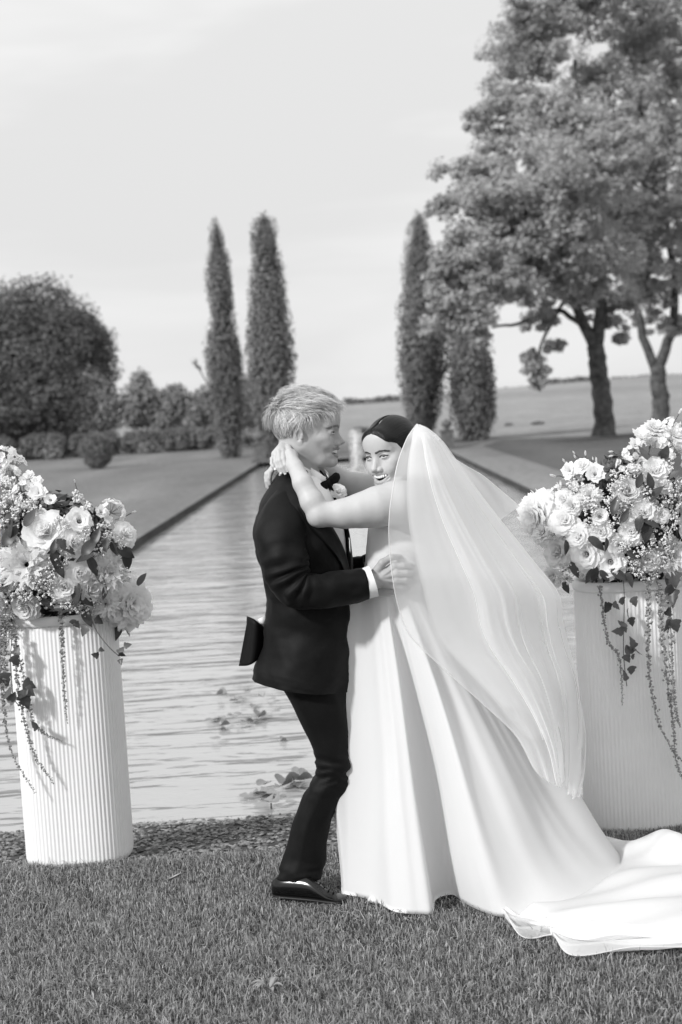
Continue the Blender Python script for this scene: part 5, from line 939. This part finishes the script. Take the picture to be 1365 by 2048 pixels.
# shoes
def shoe(px0, px1, Y, dy, name='shoe'):
    pr_ = np.array([(0, 1770, 1799, .014), (.03, 1757, 1803, .027), (.12, 1750, 1804, .033), (.3, 1749, 1804, .035), (.5, 1752, 1805, .038), (.63, 1766, 1806, .042), (.74, 1781, 1807, .045), (.86, 1789, 1808, .043), (.95, 1795, 1808, .033), (.99, 1800, 1808, .018), (1, 1803, 1807, .006)], float); pr_ = crom(pr_, 40); rings = []
    for t_, yt, yb, hw in pr_:
        x = px0 + (px1 - px0) * t_; Yt_ = Y + .01 - .10 * t_; tpt = P(x, yt + dy, Yt_); th = np.linspace(0, 6.283185, 28, endpoint=False); zb = .012; zt = max(tpt[2], zb + .012); z = (zb + zt) / 2 + (zt - zb) / 2 * np.sign(np.sin(th)) * np.abs(np.sin(th)) ** .8; yy = hw * np.sign(np.cos(th)) * np.abs(np.cos(th)) ** .6 * np.where(np.sin(th) > 0, 1 - .35 * np.sin(th), 1); rings.append(np.stack([np.full(28, tpt[0]), Yt_ + yy, z], -1))
    rings = np.array(rings)
    s_ = mobj(name, *loft(rings, True, True, True), M['patent'], man); so_ = []
    for q in rings[1:-1]:
        c = q.mean(0); o = q.copy(); o[:, 2] = np.minimum(o[:, 2], .03); th = np.linspace(0, 6.283185, 20, endpoint=False); hw = (q[:, 1].max() - q[:, 1].min()) / 2 + .003; so_.append(np.stack([np.full(20, c[0]), c[1] + hw * np.cos(th), .009 + .009 * np.sign(np.sin(th)) * np.abs(np.sin(th)) ** .4], -1))
    mobj('sole', *loft(so_, True, True, True), M['suit_satin'], s_)
    for k in range(4):
        t_ = .53 + .05 * k; i = int(t_ * 39); q = rings[i]; tz = q[:, 2].max(); x = q[0, 0]; mobj('lace', *tube(crom([(x - .004, q[0, 1] * 0 + q[:, 1].mean() - .016, tz - .006), (x, q[:, 1].mean() - .006, tz + .002), (x + .004, q[:, 1].mean() + .006, tz + .002), (x, q[:, 1].mean() + .016, tz - .006)], 8), .0022, 6), M['velvet'], s_)
shoe(543, 693, 4.93, 0); shoe(706, 850, 5.14, -12)
# collar and bow tie
cr_ = []
for (cx, cy, rx, ry, tilt) in [(611, 932, 40, .066, 30), (609, 937, 43, .071, 30), (606, 948, 47, .078, 33), (602, 962, 50, .088, 36)]:
    c = P(cx, cy, YG); ph = np.linspace(.0, 6.283185, 48, endpoint=False); ax = math.cos(math.radians(tilt)) * _R - math.sin(math.radians(tilt)) * _U; cr_.append(c + np.cos(ph)[:, None] * ax * (rx / 569) + np.sin(ph)[:, None] * np.array([0, 1, 0]) * ry)
mobj('collar', *loft(cr_, True), M['shirt'], man)
wing = np.array([[P(622, 935, 4.925), P(653, 955, 4.93)], [P(622, 952, 4.905), P(648, 966, 4.91)], [P(626, 968, 4.90), P(638, 975, 4.90)]]); mobj('collar_wing', *loft(np.concatenate([wing, (wing + [0, .004, 0])[:, ::-1]], 1), True, True, True), M['shirt'], man)
wing = np.array([[P(648, 938, 5.03), P(655, 952, 4.96)], [P(655, 945, 5.05), P(658, 958, 4.96)]]); mobj('collar_wing', *loft(np.concatenate([wing, (wing + [.003, .004, 0])[:, ::-1]], 1), True, True, True), M['shirt'], man)
bt = []
for path, rd in (([P(656, 966, 4.925), P(650, 972, 4.91), P(646, 980, 4.90), P(650, 990, 4.905)], [.010, .020, .024, .010]), ([P(656, 964, 4.94), P(664, 960, 4.96), P(672, 956, 4.99), P(678, 953, 5.02)], [.010, .016, .020, .012]), ([P(657, 972, 4.93), P(660, 984, 4.93), P(664, 994, 4.935), P(667, 1003, 4.94)], [.012, .016, .015, .008])): bt.append(tube(crom(path, 10), crom(np.array(rd)[:, None], 10)[:, 0], 12, flat=.45))
kn_ = P(656, 967, 4.92); rk = [(kn_ + np.stack([.013 * math.sin(t_) * np.cos(np.linspace(0, 6.283, 12, endpoint=False)), .010 * math.sin(t_) * np.sin(np.linspace(0, 6.283, 12, endpoint=False)), np.full(12, .014 * math.cos(t_))], -1)) for t_ in np.linspace(.2, 2.94, 7)]
mobj('bow_tie', *join(bt + [loft(rk, True, True, True)]), M['velvet'], man)
bq = empty('buttonhole_flower', P(677, 985, 4.93), 'small pale rose pinned to the far lapel beside the bow tie', 'flower')
put('rose', FM['soft_rose'][0], bq, P(677, 984, 4.935), qaim((.35, -.8, .5)), .052); put('leaf', LM['grey'][0], bq, P(672, 1002, 4.94), qleaf((.1, -.1, 1), (.2, -1, .3)), .035)
for dx in (-4, 3): mobj('stem', *tube([P(676 + dx, 988, 4.95), P(674 + dx, 1004, 4.945)], .002, 5), M['stem'], bq)
# ================================================================== the woman
YB = 4.97
woman = empty('person', P(830, 1800, 4.95) * [1, 1, 0], 'laughing dark-haired woman in a white strapless gown and long veil, arms round the man', 'person')
M['skin_w'] = skin_mat('skin', .50, .40, .05)
th_ = math.radians(40); pit = math.radians(9)
Fw_ = frame((-math.sin(th_) * math.cos(pit), -math.cos(th_) * math.cos(pit), -math.sin(pit)), (-.085, 0, 1))
neck_w = P(812, 1012, 5.0)
hw_ = head(P(784, 905, YB), Fw_, 1.05, neck_w, False, .0118, 1.40, mu=.005)
va_ = Vol(np.array([P(524, 930, 4.95)[0], 4.68, P(800, 1200, YB)[2]]), np.array([P(900, 1000, 5.0)[0], 5.36, P(570, 872, 5.0)[2]]), .0023)
# trunk inside the bodice
cst = P(805, 1065, YB); wst = P(785, 1178, YB)
va_.cap(neck_w + [0, 0, .0], cst, .045, .07, .05); va_.ell(P(808, 1044, YB), (.108, .135, .095), .04); va_.cap(cst, wst, .085, .08, .04)
# near arm
na = [P(816, 1006, 4.88), P(790, 1006, 4.825), P(755, 1014, 4.80), P(722, 1021, 4.79), P(690, 1027, 4.785), P(640, 1030, 4.78)]; va_.chain(na, np.array([40, 42, 39.5, 33, 28, 24]) / 592, .02); va_.cap(P(816, 1006, 4.88), P(834, 1060, 4.95), .062, .075, .05); va_.cap(P(834, 1060, 4.95), P(800, 1130, 4.96), .078, .08, .05)
fa = [P(640, 1030, 4.78), P(625, 1003, 4.79), P(606, 966, 4.81), P(591, 934, 4.86), P(581, 911, 4.905)]; va_.chain(fa, np.array([23.5, 23.5, 19.5, 15, 12.5]) / 590, .012); va_.ell(P(632, 1035, 4.785), .026, .015)
# near hand, hanging behind the other one
w1 = P(583, 912, 4.905); va_.cap(w1, P(562, 920, 4.955), .0235, .020, .010); kk = [P(556, 928, 4.95), P(550, 930, 4.965), P(546, 934, 4.98), P(543, 938, 4.995)]; tt_ = [P(541, 968, 4.975), P(538, 976, 4.985), P(535, 974, 4.995), P(534, 964, 5.005)]
hand(va_, w1, kk, tt_, [np.array([-.010, -.002, .006])] * 4, [.0078, .0080, .0076, .0066], [w1, P(570, 925, 4.93), P(565, 940, 4.935), P(562, 950, 4.94)], [.018, .011, .0095, .007], .013)
# far arm and its hand, coming over the nape and holding the near wrist
fs = [P(792, 998, 5.12), P(750, 985, 5.17), P(712, 978, 5.2), P(688, 968, 5.21)]; va_.chain(fs, np.array([40, 36, 31, 26]) / 550, .02); va_.cap(fs[0], P(806, 1030, 5.05), .066, .06, .04)
ff = [P(688, 968, 5.21), P(655, 945, 5.19), P(622, 912, 5.13), P(592, 892, 5.06), P(574, 889, 4.99)]; va_.chain(ff, np.array([26, 24, 19, 14, 12.5]) / 560, .012)
w2 = P(573, 889, 4.985)
for q in ((562, 900), (556, 903), (550, 908)): va_.cap(w2, P(q[0], q[1], 4.925), .019, .0125, .008)
k2 = [P(566, 902, 4.905), P(558, 904, 4.90), P(551, 910, 4.905), P(545, 918, 4.915)]; t2 = [P(575, 941, 4.868), P(570.5, 946, 4.866), P(562, 945, 4.87), P(551, 938, 4.885)]
hand(va_, w2, k2, t2, [np.array([-.004, -.010, .004]), np.array([-.006, -.010, .003]), np.array([-.007, -.008, .002]), np.array([-.006, -.006, 0])], [.0080, .0082, .0078, .0068], [w2, P(577, 895, 4.935), P(580, 903, 4.895), P(584, 914, 4.878)], [.015, .0105, .0095, .0080], .0115)
Va, Fa = va_.mesh(); Va = relax(Va, Fa, 1)
nb = len(hw_['V']); bodyw = mobj('body', np.vstack([hw_['V'], Va]), np.vstack([hw_['F'], Fa + nb]), M['skin_w'], woman)
set_attrs(bodyw.data, {k: np.concatenate([a, np.zeros(len(Va))]) for k, a in hw_['at'].items()})
eyeballs(hw_, woman, (1, -.12, .02)); teeth_row(hw_, woman, -.0515, .0160, 8, True, .0015); teeth_row(hw_, woman, -.0825, .0070, 6, False, -.006)
for tp_, kp_ in zip(t2, k2):
    d = (tp_ - kp_) / np.linalg.norm(tp_ - kp_); nrm = np.array([-.2, -1, .3]); nrm = nrm - d * (nrm @ d); nrm /= np.linalg.norm(nrm); b_ = np.cross(d, nrm); gr = []
    for u in np.linspace(-1, 1, 5):
        gr.append([tp_ + d * (-.004 + .0105 * t_) + b_ * u * .0043 * (1 - .35 * max(0, t_ - .5)) + nrm * (.0066 - .002 * u * u - .003 * t_ * t_) for t_ in np.linspace(0, 1, 5)])
    mobj('nail', *loft(np.array(gr), False), M['nail'], woman)
# sleek parted hair: a smooth cap drawn back to a low knot
mh_ = bpy.data.materials.new('dark_hair'); mh_.use_nodes = True; t = mh_.node_tree; b = t.nodes['Principled BSDF']; b.inputs['Base Color'].default_value = (.012, .012, .012, 1); b.inputs['Roughness'].default_value = .36; b.inputs['Specular IOR Level'].default_value = .22
at2 = N('ShaderNodeAttribute', t); at2.attribute_name = 'comb'; nn = N('ShaderNodeTexNoise', t); nn.inputs['Scale'].default_value = 1.0; nn.inputs['Detail'].default_value = 5; t.links.new(at2.outputs['Vector'], nn.inputs[0])
bp = N('ShaderNodeBump', t); bp.inputs['Strength'].default_value = .55; bp.inputs['Distance'].default_value = .004; t.links.new(nn.outputs[0], bp.inputs['Height']); t.links.new(bp.outputs[0], b.inputs['Normal'])
mr = N('ShaderNodeMapRange', t); mr.inputs[1].default_value = .35; mr.inputs[2].default_value = .7; mr.inputs[3].default_value = .004; mr.inputs[4].default_value = .018; t.links.new(nn.outputs[0], mr.inputs[0]); t.links.new(mr.outputs[0], b.inputs['Base Color'])
hv = hw_['vol']; vw = Vol(hv.lo, hv.lo + hv.res * (hv.n - 2), hv.res); vw.n = hv.n; vw.ax = hv.ax; vw.D = hv.D.copy()
_f, _s, _u = hv.ax[0][:, None, None], hv.ax[1][None, :, None], hv.ax[2][None, None, :]
face = np.minimum((.081 - 12 * _s ** 2) - _u, _f - np.interp(_u, [-.12, -.03, .0, .03, .065], [-.05, .004, .018, .040, .052]).astype(np.float32)) * .8
vw.D = vw.D - (.0008 + .0046 * sstep(0, .022, -face)).astype(np.float32); vw.D = np.maximum(vw.D, face.astype(np.float32)); vw.D = np.maximum(vw.D, np.minimum(-.058 - _u, _f + .125).astype(np.float32)); vw.D = np.maximum(vw.D, (-.075 - _u + 0 * _f + 0 * _s).astype(np.float32))
for s in (1, -1): vw.ell((-.008, s * .082, -.014), (.026, .026, .034), .004, 'sub')
vw.D[:2] = 1; vw.ell((-.104, 0, -.012), (.026, .032, .030), .012)
pa = np.linspace(.42, 1.62, 22); pp_ = []
for q in pa:
    dv = np.array([math.cos(q), 0, math.sin(q)]); ii = [np.array([-.0135, .003, .0345]) + dv * x for x in np.linspace(.06, .13, 60)]
    dd = [hv.D[tuple(np.clip(((x - hv.lo) / hv.res).astype(int), 0, hv.n - 1))] for x in ii]; k_ = int(np.argmin(np.abs(np.array(dd) - .0045))); pp_.append(ii[k_])
vw.chain(pp_, list(np.linspace(.0050, .0052, 22)), .002, 'sub')
Vw, Fw2 = vw.mesh(); Vw = relax(Vw, Fw2, 1, .4)
hr = mobj('hair', hw_['W'](Vw), Fw2, mh_, woman)
pole = np.array([-.125, 0, -.015]); rel = Vw - pole; ang = np.arctan2(np.abs(Vw[:, 1]) + .012, Vw[:, 2] + .05 - .15 * Vw[:, 0]); cx_ = hr.data.attributes.new('comb', 'FLOAT_VECTOR', 'POINT')
cx_.data.foreach_set('vector', np.stack([ang * 75, np.linalg.norm(rel, axis=1) * 14, np.sign(Vw[:, 1]) * 3], -1).astype(np.float32).ravel())
# ear stud
mobj('earring', *lathe([(.001, -.004), (.004, -.002), (.004, .002), (.001, .004)], hw_['W'](np.array([-.010, .080, -.036])), 8), M['teeth'], woman)
# ---------------- gown
ms_ = mat('white_satin', .9, .42, bump=.03, bscale=14, spec=.35, sheen=.1, trans=.3); M['satin'] = ms_; M['tulle'] = None
BR = [(1049, 740, 874, .140), (1062, 737, 874, .143), (1080, 735, 872, .142), (1110, 732, 864, .133), (1150, 727, 853, .122), (1178, 723, 848, .118), (1192, 720, 849, .120)]
bw_ = []
for y, a, b_, hd in resample(BR, 40):
    q = ring_px(a, b_, y, YB, hd, 72); ph = np.linspace(0, 6.283185, 72, endpoint=False); wrp = (1 - sstep(1049, 1120, y)); q[:, 2] += wrp * (.012 * np.cos(ph - math.pi) - .075 * np.exp(-((np.mod(ph - math.radians(330), 6.283185) - 0) / .9) ** 2) - .075 * np.exp(-((6.283185 - np.mod(ph - math.radians(330), 6.283185)) / .9) ** 2)); bw_.append(q)
bw_ = np.array(bw_); fl_ = bw_.reshape(-1, 3); cen = bw_.mean(1, keepdims=True); o = bw_ - cen; o /= np.linalg.norm(o, axis=2)[..., None]; bw_ = bw_ + o * (.003 * np.maximum(0, fbm(fl_ * [3, 3, 13], 8, 3)).reshape(40, 72))[..., None]
mobj('bodice', *thick(bw_, .004), ms_, woman)
def close_crom(pts, n_):
    p = np.asarray(pts, float); k = len(p); e = np.vstack([p[-1:], p, p[:2]]); t_ = np.linspace(0, k, n_, endpoint=False); i = t_.astype(int); u = (t_ - i)[:, None]; a, b_, c, d = e[i], e[i + 1], e[i + 2], e[i + 3]
    return .5 * (2 * b_ + (c - a) * u + (2 * a - 5 * b_ + 4 * c - d) * u ** 2 + (3 * b_ - a - 3 * c + d) * u ** 3)
# (ground contact px, hem px, contact height, waist angle in degrees: 180 = left, 270 = camera side)
g2 = lambda x, y: G(x, y)
spec = [(g2(684, 1790), None, .0, 180), (g2(700, 1797), None, 0, 198), (g2(745, 1806), None, 0, 214), (g2(790, 1830), None, 0, 232), (g2(835, 1834), None, 0, 246), (g2(866, 1833), None, 0, 256), (g2(873, 1806), None, 0, 261), (g2(905, 1796), None, 0, 266), (g2(930, 1812), None, 0, 271), (g2(968, 1830), None, 0, 278),
        (g2(1015, 1840), g2(1015, 1842), 0, 288), (g2(1085, 1830), g2(1080, 1868), .01, 300), (g2(1150, 1815), g2(1160, 1898), .015, 313), (g2(1200, 1790), g2(1300, 1912), .02, 327), (g2(1232, 1765), g2(1480, 1890), .03, 342), (g2(1243, 1740), g2(1560, 1800), .02, 357),
        (g2(1225, 1712), g2(1470, 1735), .02, 372), (g2(1180, 1702), g2(1330, 1716), .01, 384), (g2(1080, 1695), g2(1150, 1700), 0, 402), (g2(960, 1690), None, 0, 430), (g2(840, 1695), None, 0, 462), (g2(740, 1715), None, 0, 498), (g2(692, 1755), None, 0, 522)]
NU = 520; ct = close_crom([s_[0] for s_ in spec], NU); hm_ = close_crom([s_[1] if s_[1] is not None else s_[0] for s_ in spec], NU); cz = close_crom([[s_[2]] for s_ in spec], NU)[:, 0]; tp0 = np.arange(NU) / NU * len(spec)
angs = np.interp(tp0, np.arange(len(spec) + 1), [s_[3] for s_ in spec] + [540]); ar = np.radians(angs)
c0 = P(785, 1183, YB); waist = c0 + np.stack([.112 * np.cos(ar), .122 * np.sin(ar), 0 * ar], -1)
hip = c0 + np.stack([.112 * np.cos(ar), .122 * np.sin(ar), 0 * ar], -1)
NT, NE = 70, 26; R3 = []
dist = np.linalg.norm((ct - waist)[:, :2], axis=1); rad_d = (ct - waist)[:, :2] / (dist[:, None] + 1e-9); tanv = np.gradient(ct[:, :2], axis=0); tanv /= np.linalg.norm(tanv, axis=1)[:, None]; nout = np.stack([tanv[:, 1], -tanv[:, 0]], -1); sgn = np.sign(((ct[:, :2] - ct[:, :2].mean(0)) * nout).sum(1).mean()); nout *= sgn
lf_ = np.exp(-(((angs - 188) / 20) ** 2)); fr_w = sstep(195, 230, angs) * (1 - sstep(280, 330, angs))
def gather(t_):                                           # soft pleats let in at the waist
    ph = angs * .16 + 1.0 * np.sin(angs * .05); s_ = np.sin(ph * 1.0) + .45 * np.sin(ph * 2.3 + 1.2)
    tr_ = sstep(276, 292, angs) * (1 - sstep(352, 372, angs)); fd = np.sin(angs * .26 + .9 * t_ + 1) + .4 * np.sin(angs * .61 + 2)
    return s_ * .008 * t_ ** .6 * (1 - .5 * t_) * (.5 + .5 * fr_w + .5 * lf_) + tr_ * fd * .0045 * math.sin(math.pi * min(1, t_ * 1.05)) ** .8
for i in range(NT):
    t_ = i / (NT - 1); ease = t_ + .13 * math.sin(math.pi * t_) * (1 - t_) ** 1.2
    ex = .75 * np.exp(-((angs - 180) / 22) ** 2)         # full gathers swing out at once beside the man
    wl_ = np.exp(-((angs - 178) / 20) ** 2) + np.exp(-((angs - 538) / 20) ** 2); hx = ease * (1 - wl_) + wl_ * (1 - math.exp(-t_ / .028)) * (1 + .25 * math.sin(math.pi * t_) * (1 - t_))
    xy = waist[:, :2] + (ct - waist)[:, :2] * hx[:, None]; ze = 1 + .45 * sstep(284, 300, angs) * (1 - sstep(338, 358, angs)); z = cz + .012 + (waist[:, 2] - cz - .012) * (1 - t_) ** ze
    xy = xy + nout * gather(t_)[:, None]; pf = np.stack([xy[:, 0] * 2.2, xy[:, 1] * 2.2, z * .45], -1); xy = xy + nout * (.014 * math.sin(math.pi * t_) * fbm(pf, 5, 2))[:, None]
    R3.append(np.column_stack([xy, z]))
for i in range(1, NE):
    t_ = i / (NE - 1); xy = ct[:, :2] + (hm_ - ct)[:, :2] * t_; ext = np.linalg.norm((hm_ - ct)[:, :2], axis=1); w_ = sstep(.02, .15, ext)
    rip = .012 * np.sin(xy[:, 1] * 19 + xy[:, 0] * 5 + 1.2) + .010 * np.sin(xy[:, 1] * 41 - xy[:, 0] * 6) + .012 * fbm(np.column_stack([xy[:, 0] * .8, xy[:, 1] * 2.6, 0 * ext]), 9, 2)
    hump = .05 * np.exp(-(((xy[:, 0] - G(1345, 1735)[0]) / .07) ** 2 + ((xy[:, 1] - 5.02) / .10) ** 2))
    z = cz + .012 + w_ * (np.maximum(0, .030 + rip) * math.sin(math.pi * min(1, t_ * 1.0) * .92 + .12) + hump) + .012 * w_ * (1 - t_)
    R3.append(np.column_stack([xy, z]))
R3 = np.array(R3); V, Fc = loft(R3, True); sk_ = mobj('skirt', V, Fc, ms_, woman)
hb = np.array([R3[-1] + [0, 0, .0], R3[-1] - np.column_stack([nout * .012, 0 * ar - .006])]); mobj('hem_facing', *loft(hb, True), ms_, woman)
# waist seam
mobj('waistband', *tube(np.vstack([c0 + np.stack([.114 * np.cos(q), .124 * np.sin(q), .0 * q + .003], -1) for q in [np.linspace(0, 6.283185, 60)]]), .0035, 8), ms_, woman)
# sheer cloth
def sheer(name, dens, edge):
    m_ = bpy.data.materials.new(name); m_.use_nodes = True; t = m_.node_tree; t.nodes.clear(); o_ = N('ShaderNodeOutputMaterial', t); d_ = N('ShaderNodeBsdfDiffuse', t); d_.inputs[0].default_value = (.98, .98, .98, 1); tr = N('ShaderNodeBsdfTranslucent', t); tr.inputs[0].default_value = (.98, .98, .98, 1)
    a_ = N('ShaderNodeMixShader', t); a_.inputs[0].default_value = .36; tp_ = N('ShaderNodeBsdfTransparent', t); lw_ = N('ShaderNodeLayerWeight', t); lw_.inputs[0].default_value = .35
    mr_ = N('ShaderNodeMapRange', t); mr_.inputs[3].default_value = dens; mr_.inputs[4].default_value = edge; t.links.new(lw_.outputs['Facing'], mr_.inputs[0]); x = N('ShaderNodeMixShader', t)
    t.links.new(d_.outputs[0], a_.inputs[1]); t.links.new(tr.outputs[0], a_.inputs[2]); t.links.new(mr_.outputs[0], x.inputs[0]); t.links.new(tp_.outputs[0], x.inputs[1]); t.links.new(a_.outputs[0], x.inputs[2]); t.links.new(x.outputs[0], o_.inputs[0]); return m_
M['veil'] = sheer('veil_tulle', .38, .96); M['veil3'] = sheer('layered_tulle', .66, .98); M['veil2'] = sheer('doubled_tulle', .68, .98)
S.cycles.transparent_max_bounces = 32; S.cycles.diffuse_bounces = 8; S.cycles.max_bounces = 16; S.cycles.transmission_bounces = 12
def edge_hem(path, name='veil_edge', rr=.0016): return mobj(name, *tube(path, rr, 5), M['veil2'], veil)
Lp = [(834, 848), (822, 864), (812, 882), (796, 926), (785, 985), (779, 1035), (779, 1090), (785, 1152), (796, 1210), (815, 1262), (848, 1300), (905, 1352), (970, 1410), (1030, 1468), (1066, 1535)]
Rp = [(840, 849), (858, 860), (884, 886), (918, 936), (958, 992), (1003, 1052), (1060, 1126), (1106, 1188), (1116, 1250), (1130, 1306), (1146, 1356), (1153, 1420), (1153, 1495), (1147, 1575)]
NV, NW = 90, 120; Ls = crom(Lp, NV); Rs = crom(Rp, NV); hdv = np.interp(np.linspace(0, 1, NV), [0, .1, .25, .5, 1], [.03, .13, .25, .27, .2])
veil = empty('veil', P(840, 850, 5.0), 'long sheer white veil blown out behind the woman', 'veil')
def veil_sheet(l0, l1, seed, y_off, depth_s, n_w, amp, a0=0.0, a1=1.0, rows_=(0, NV)):
    """half-tube of tulle from the near edge round the wind side to the far edge"""
    out_ = []
    for i in range(*rows_):
        s_ = i / (NV - 1); v_ = np.linspace(a0, a1, n_w); f = np.sin(np.pi * v_); f = l0 + (l1 - l0) * f; dep = -np.cos(np.pi * v_) * hdv[i] * depth_s
        px_ = Ls[i][0] + (Rs[i][0] - Ls[i][0]) * f; py_ = Ls[i][1] + (Rs[i][1] - Ls[i][1]) * f; rg_ = s_ ** 6 * np.sin(v_ * 9 + seed); px_ = px_ + 8 * rg_; py_ = py_ + 16 * rg_; am = amp * s_ ** .7 * np.sin(np.pi * np.clip((v_ - a0) / (a1 - a0), .04, .96)); fold = (1 - 2 * np.abs(np.sin(v_ * 15 + seed + 1.2 * np.sin(s_ * 3 + seed)))) * .6 + .45 * np.sin(v_ * 47 + 2 * seed + s_ * 2) + .2 * np.sin(v_ * 90 + seed) + .6 * s_ ** 3 * (1 - 2 * np.abs(np.sin(v_ * 38 + seed)))
        Y = YB + .0 + y_off + dep + am * fold * .5; pt = np.array([P(a, b_, y) for a, b_, y in zip(px_, py_, Y)]); out_.append(pt + np.outer(am * fold * .22, [.8, 0, .6]))
    return np.array(out_)
v1 = veil_sheet(0, 1, .4, 0, 1.0, NW, .08); mobj('veil_layer', *loft(v1, False), M['veil'], veil); edge_hem(v1[:, 0]); edge_hem(v1[:, NW // 2], rr=.0010)
v2 = veil_sheet(.19, .78, 2.1, 0, .86, NW, .10, rows_=(0, 83)); mobj('veil_layer', *loft(v2, False), M['veil3'], veil); edge_hem(v2[:, 0])
v3 = veil_sheet(.205, .66, 4.3, -.01, .88, 80, .09, rows_=(0, 78)); mobj('veil_layer', *loft(v3, False), M['veil2'], veil)
v4 = veil_sheet(.5, .88, 1.3, -.02, .95, 60, .05, 0, .55, (8, NV)); mobj('veil_layer', *loft(v4, False), M['veil'], veil); edge_hem(v4[:, 0], rr=.0011)
M['veil0'] = sheer('single_tulle', .20, .9)
v5 = veil_sheet(.35, 1.03, 3.2, .03, 1.05, 90, .13, .12, .95); mobj('veil_layer', *loft(v5, False), M['veil0'], veil)
# the blown-out corner, the gathered comb, and the streaming ends
up_e = crom([(872, 868), (893, 904), (930, 930), (966, 951), (1002, 981), (1039, 1012)], 24); lo_e = crom([(866, 872), (895, 925), (925, 965), (952, 998), (975, 1022), (996, 1043)], 24); fl3 = []
for q in range(24): fl3.append([P(*(lo_e[q] + (up_e[q] - lo_e[q]) * t_), 5.12 + .02 * math.sin(6 * t_ + q * .2) + .002 * q) for t_ in np.linspace(0, 1, 14)])
fl3 = np.array(fl3); mobj('veil_corner', *loft(fl3, False), M['veil2'], veil); edge_hem(fl3[:, -1]); edge_hem(fl3[-1])
cmb = []
for k, t_ in enumerate(np.linspace(0, 1, 40)):
    a = P(836 + 46 * t_, 848 + 26 * t_ - 4 * math.sin(9 * t_ * 3.1), 4.93 + .02 * math.sin(t_ * 40)); cmb.append([a + np.array([0, .10 * u, -.012 - .03 * u * (1 - u) * -1 - .05 * u]) for u in np.linspace(0, 1, 8)])
mobj('comb_gathers', *loft(np.array(cmb), False), M['veil2'], veil)
for k, (pts, w_, Y) in enumerate([([(1070, 1300), (1104, 1360), (1112, 1440), (1108, 1500), (1100, 1560)], 9, 5.02), ([(1096, 1330), (1116, 1400), (1117, 1480), (1128, 1530), (1138, 1560)], 8, 5.06), ([(1118, 1320), (1136, 1370), (1146, 1440), (1143, 1510), (1130, 1575)], 10, 5.0), ([(1130, 1310), (1150, 1370), (1159, 1450), (1154, 1530), (1148, 1592)], 11, 4.96), ([(1050, 1300), (1076, 1370), (1084, 1440), (1076, 1500), (1068, 1540)], 14, 5.04), ([(1030, 1310), (1056, 1390), (1062, 1450), (1052, 1500), (1046, 1540)], 12, 5.08)]):
    c_ = crom(pts, 40); tail = []
    for i, (x, y) in enumerate(c_):
        s_ = i / 39; wd = w_ * (.5 + .8 * s_) * (1 + .35 * math.sin(7 * s_ + k)); tail.append([P(x + u * wd, y + 3 * math.sin(u * 2), Y + .03 * math.sin(u * 3.2 + 4 * s_ + k)) for u in np.linspace(-1, 1, 9)])
    tail = np.array(tail); mobj('veil_end', *loft(tail, False), M['veil'], veil); edge_hem(tail[:, 0], rr=.0011); edge_hem(tail[:, -1], rr=.0011)
# tulle spilling from under the train
for k, (inn, outp, mt_) in enumerate([([(1000, 1830), (1030, 1846), (1080, 1862), (1130, 1872)], [(1008, 1842), (1038, 1882), (1092, 1888), (1134, 1894)], 'veil'), ([(1090, 1868), (1150, 1880), (1240, 1890), (1330, 1895), (1450, 1890)], [(1108, 1894), (1142, 1928), (1242, 1922), (1330, 1927), (1460, 1915)], 'veil2'), ([(1080, 1850), (1160, 1870), (1260, 1885), (1450, 1880)], [(1112, 1898), (1180, 1910), (1270, 1908), (1470, 1900)], 'veil2')]):
    a = crom([G(*q) for q in inn], 60); b_ = crom([G(*q) for q in outp], 60); sh = []
    for i in range(60): sh.append([a[i] + (b_[i] - a[i]) * t_ + [0, 0, .030 + .008 * math.sin(i * .16 + 13 * t_ + k) + .006 * math.sin(i * .07 + k * 2 + 21 * t_) + .010 * k] for t_ in np.linspace(0, 1, 14)])
    sh = np.array(sh); mobj('tulle_hem', *loft(sh, False), M[mt_], woman); e_ = mobj('tulle_edge', *tube(sh[:, -1], .0016, 5), M['veil2'], woman)
# shoe toe under the hem
c = G(748, 1806); rg = []
for t_, r_ in ((0, .006), (.02, .02), (.05, .026), (.09, .028), (.14, .024)):
    ph = np.linspace(0, 6.283185, 16, endpoint=False); rg.append(c + np.stack([np.full(16, t_ - .02), r_ * np.cos(ph), np.maximum(.004, .012 + r_ * .9 * np.sin(ph))], -1))
mobj('shoe', *loft(rg, True, True, True), ms_, woman)
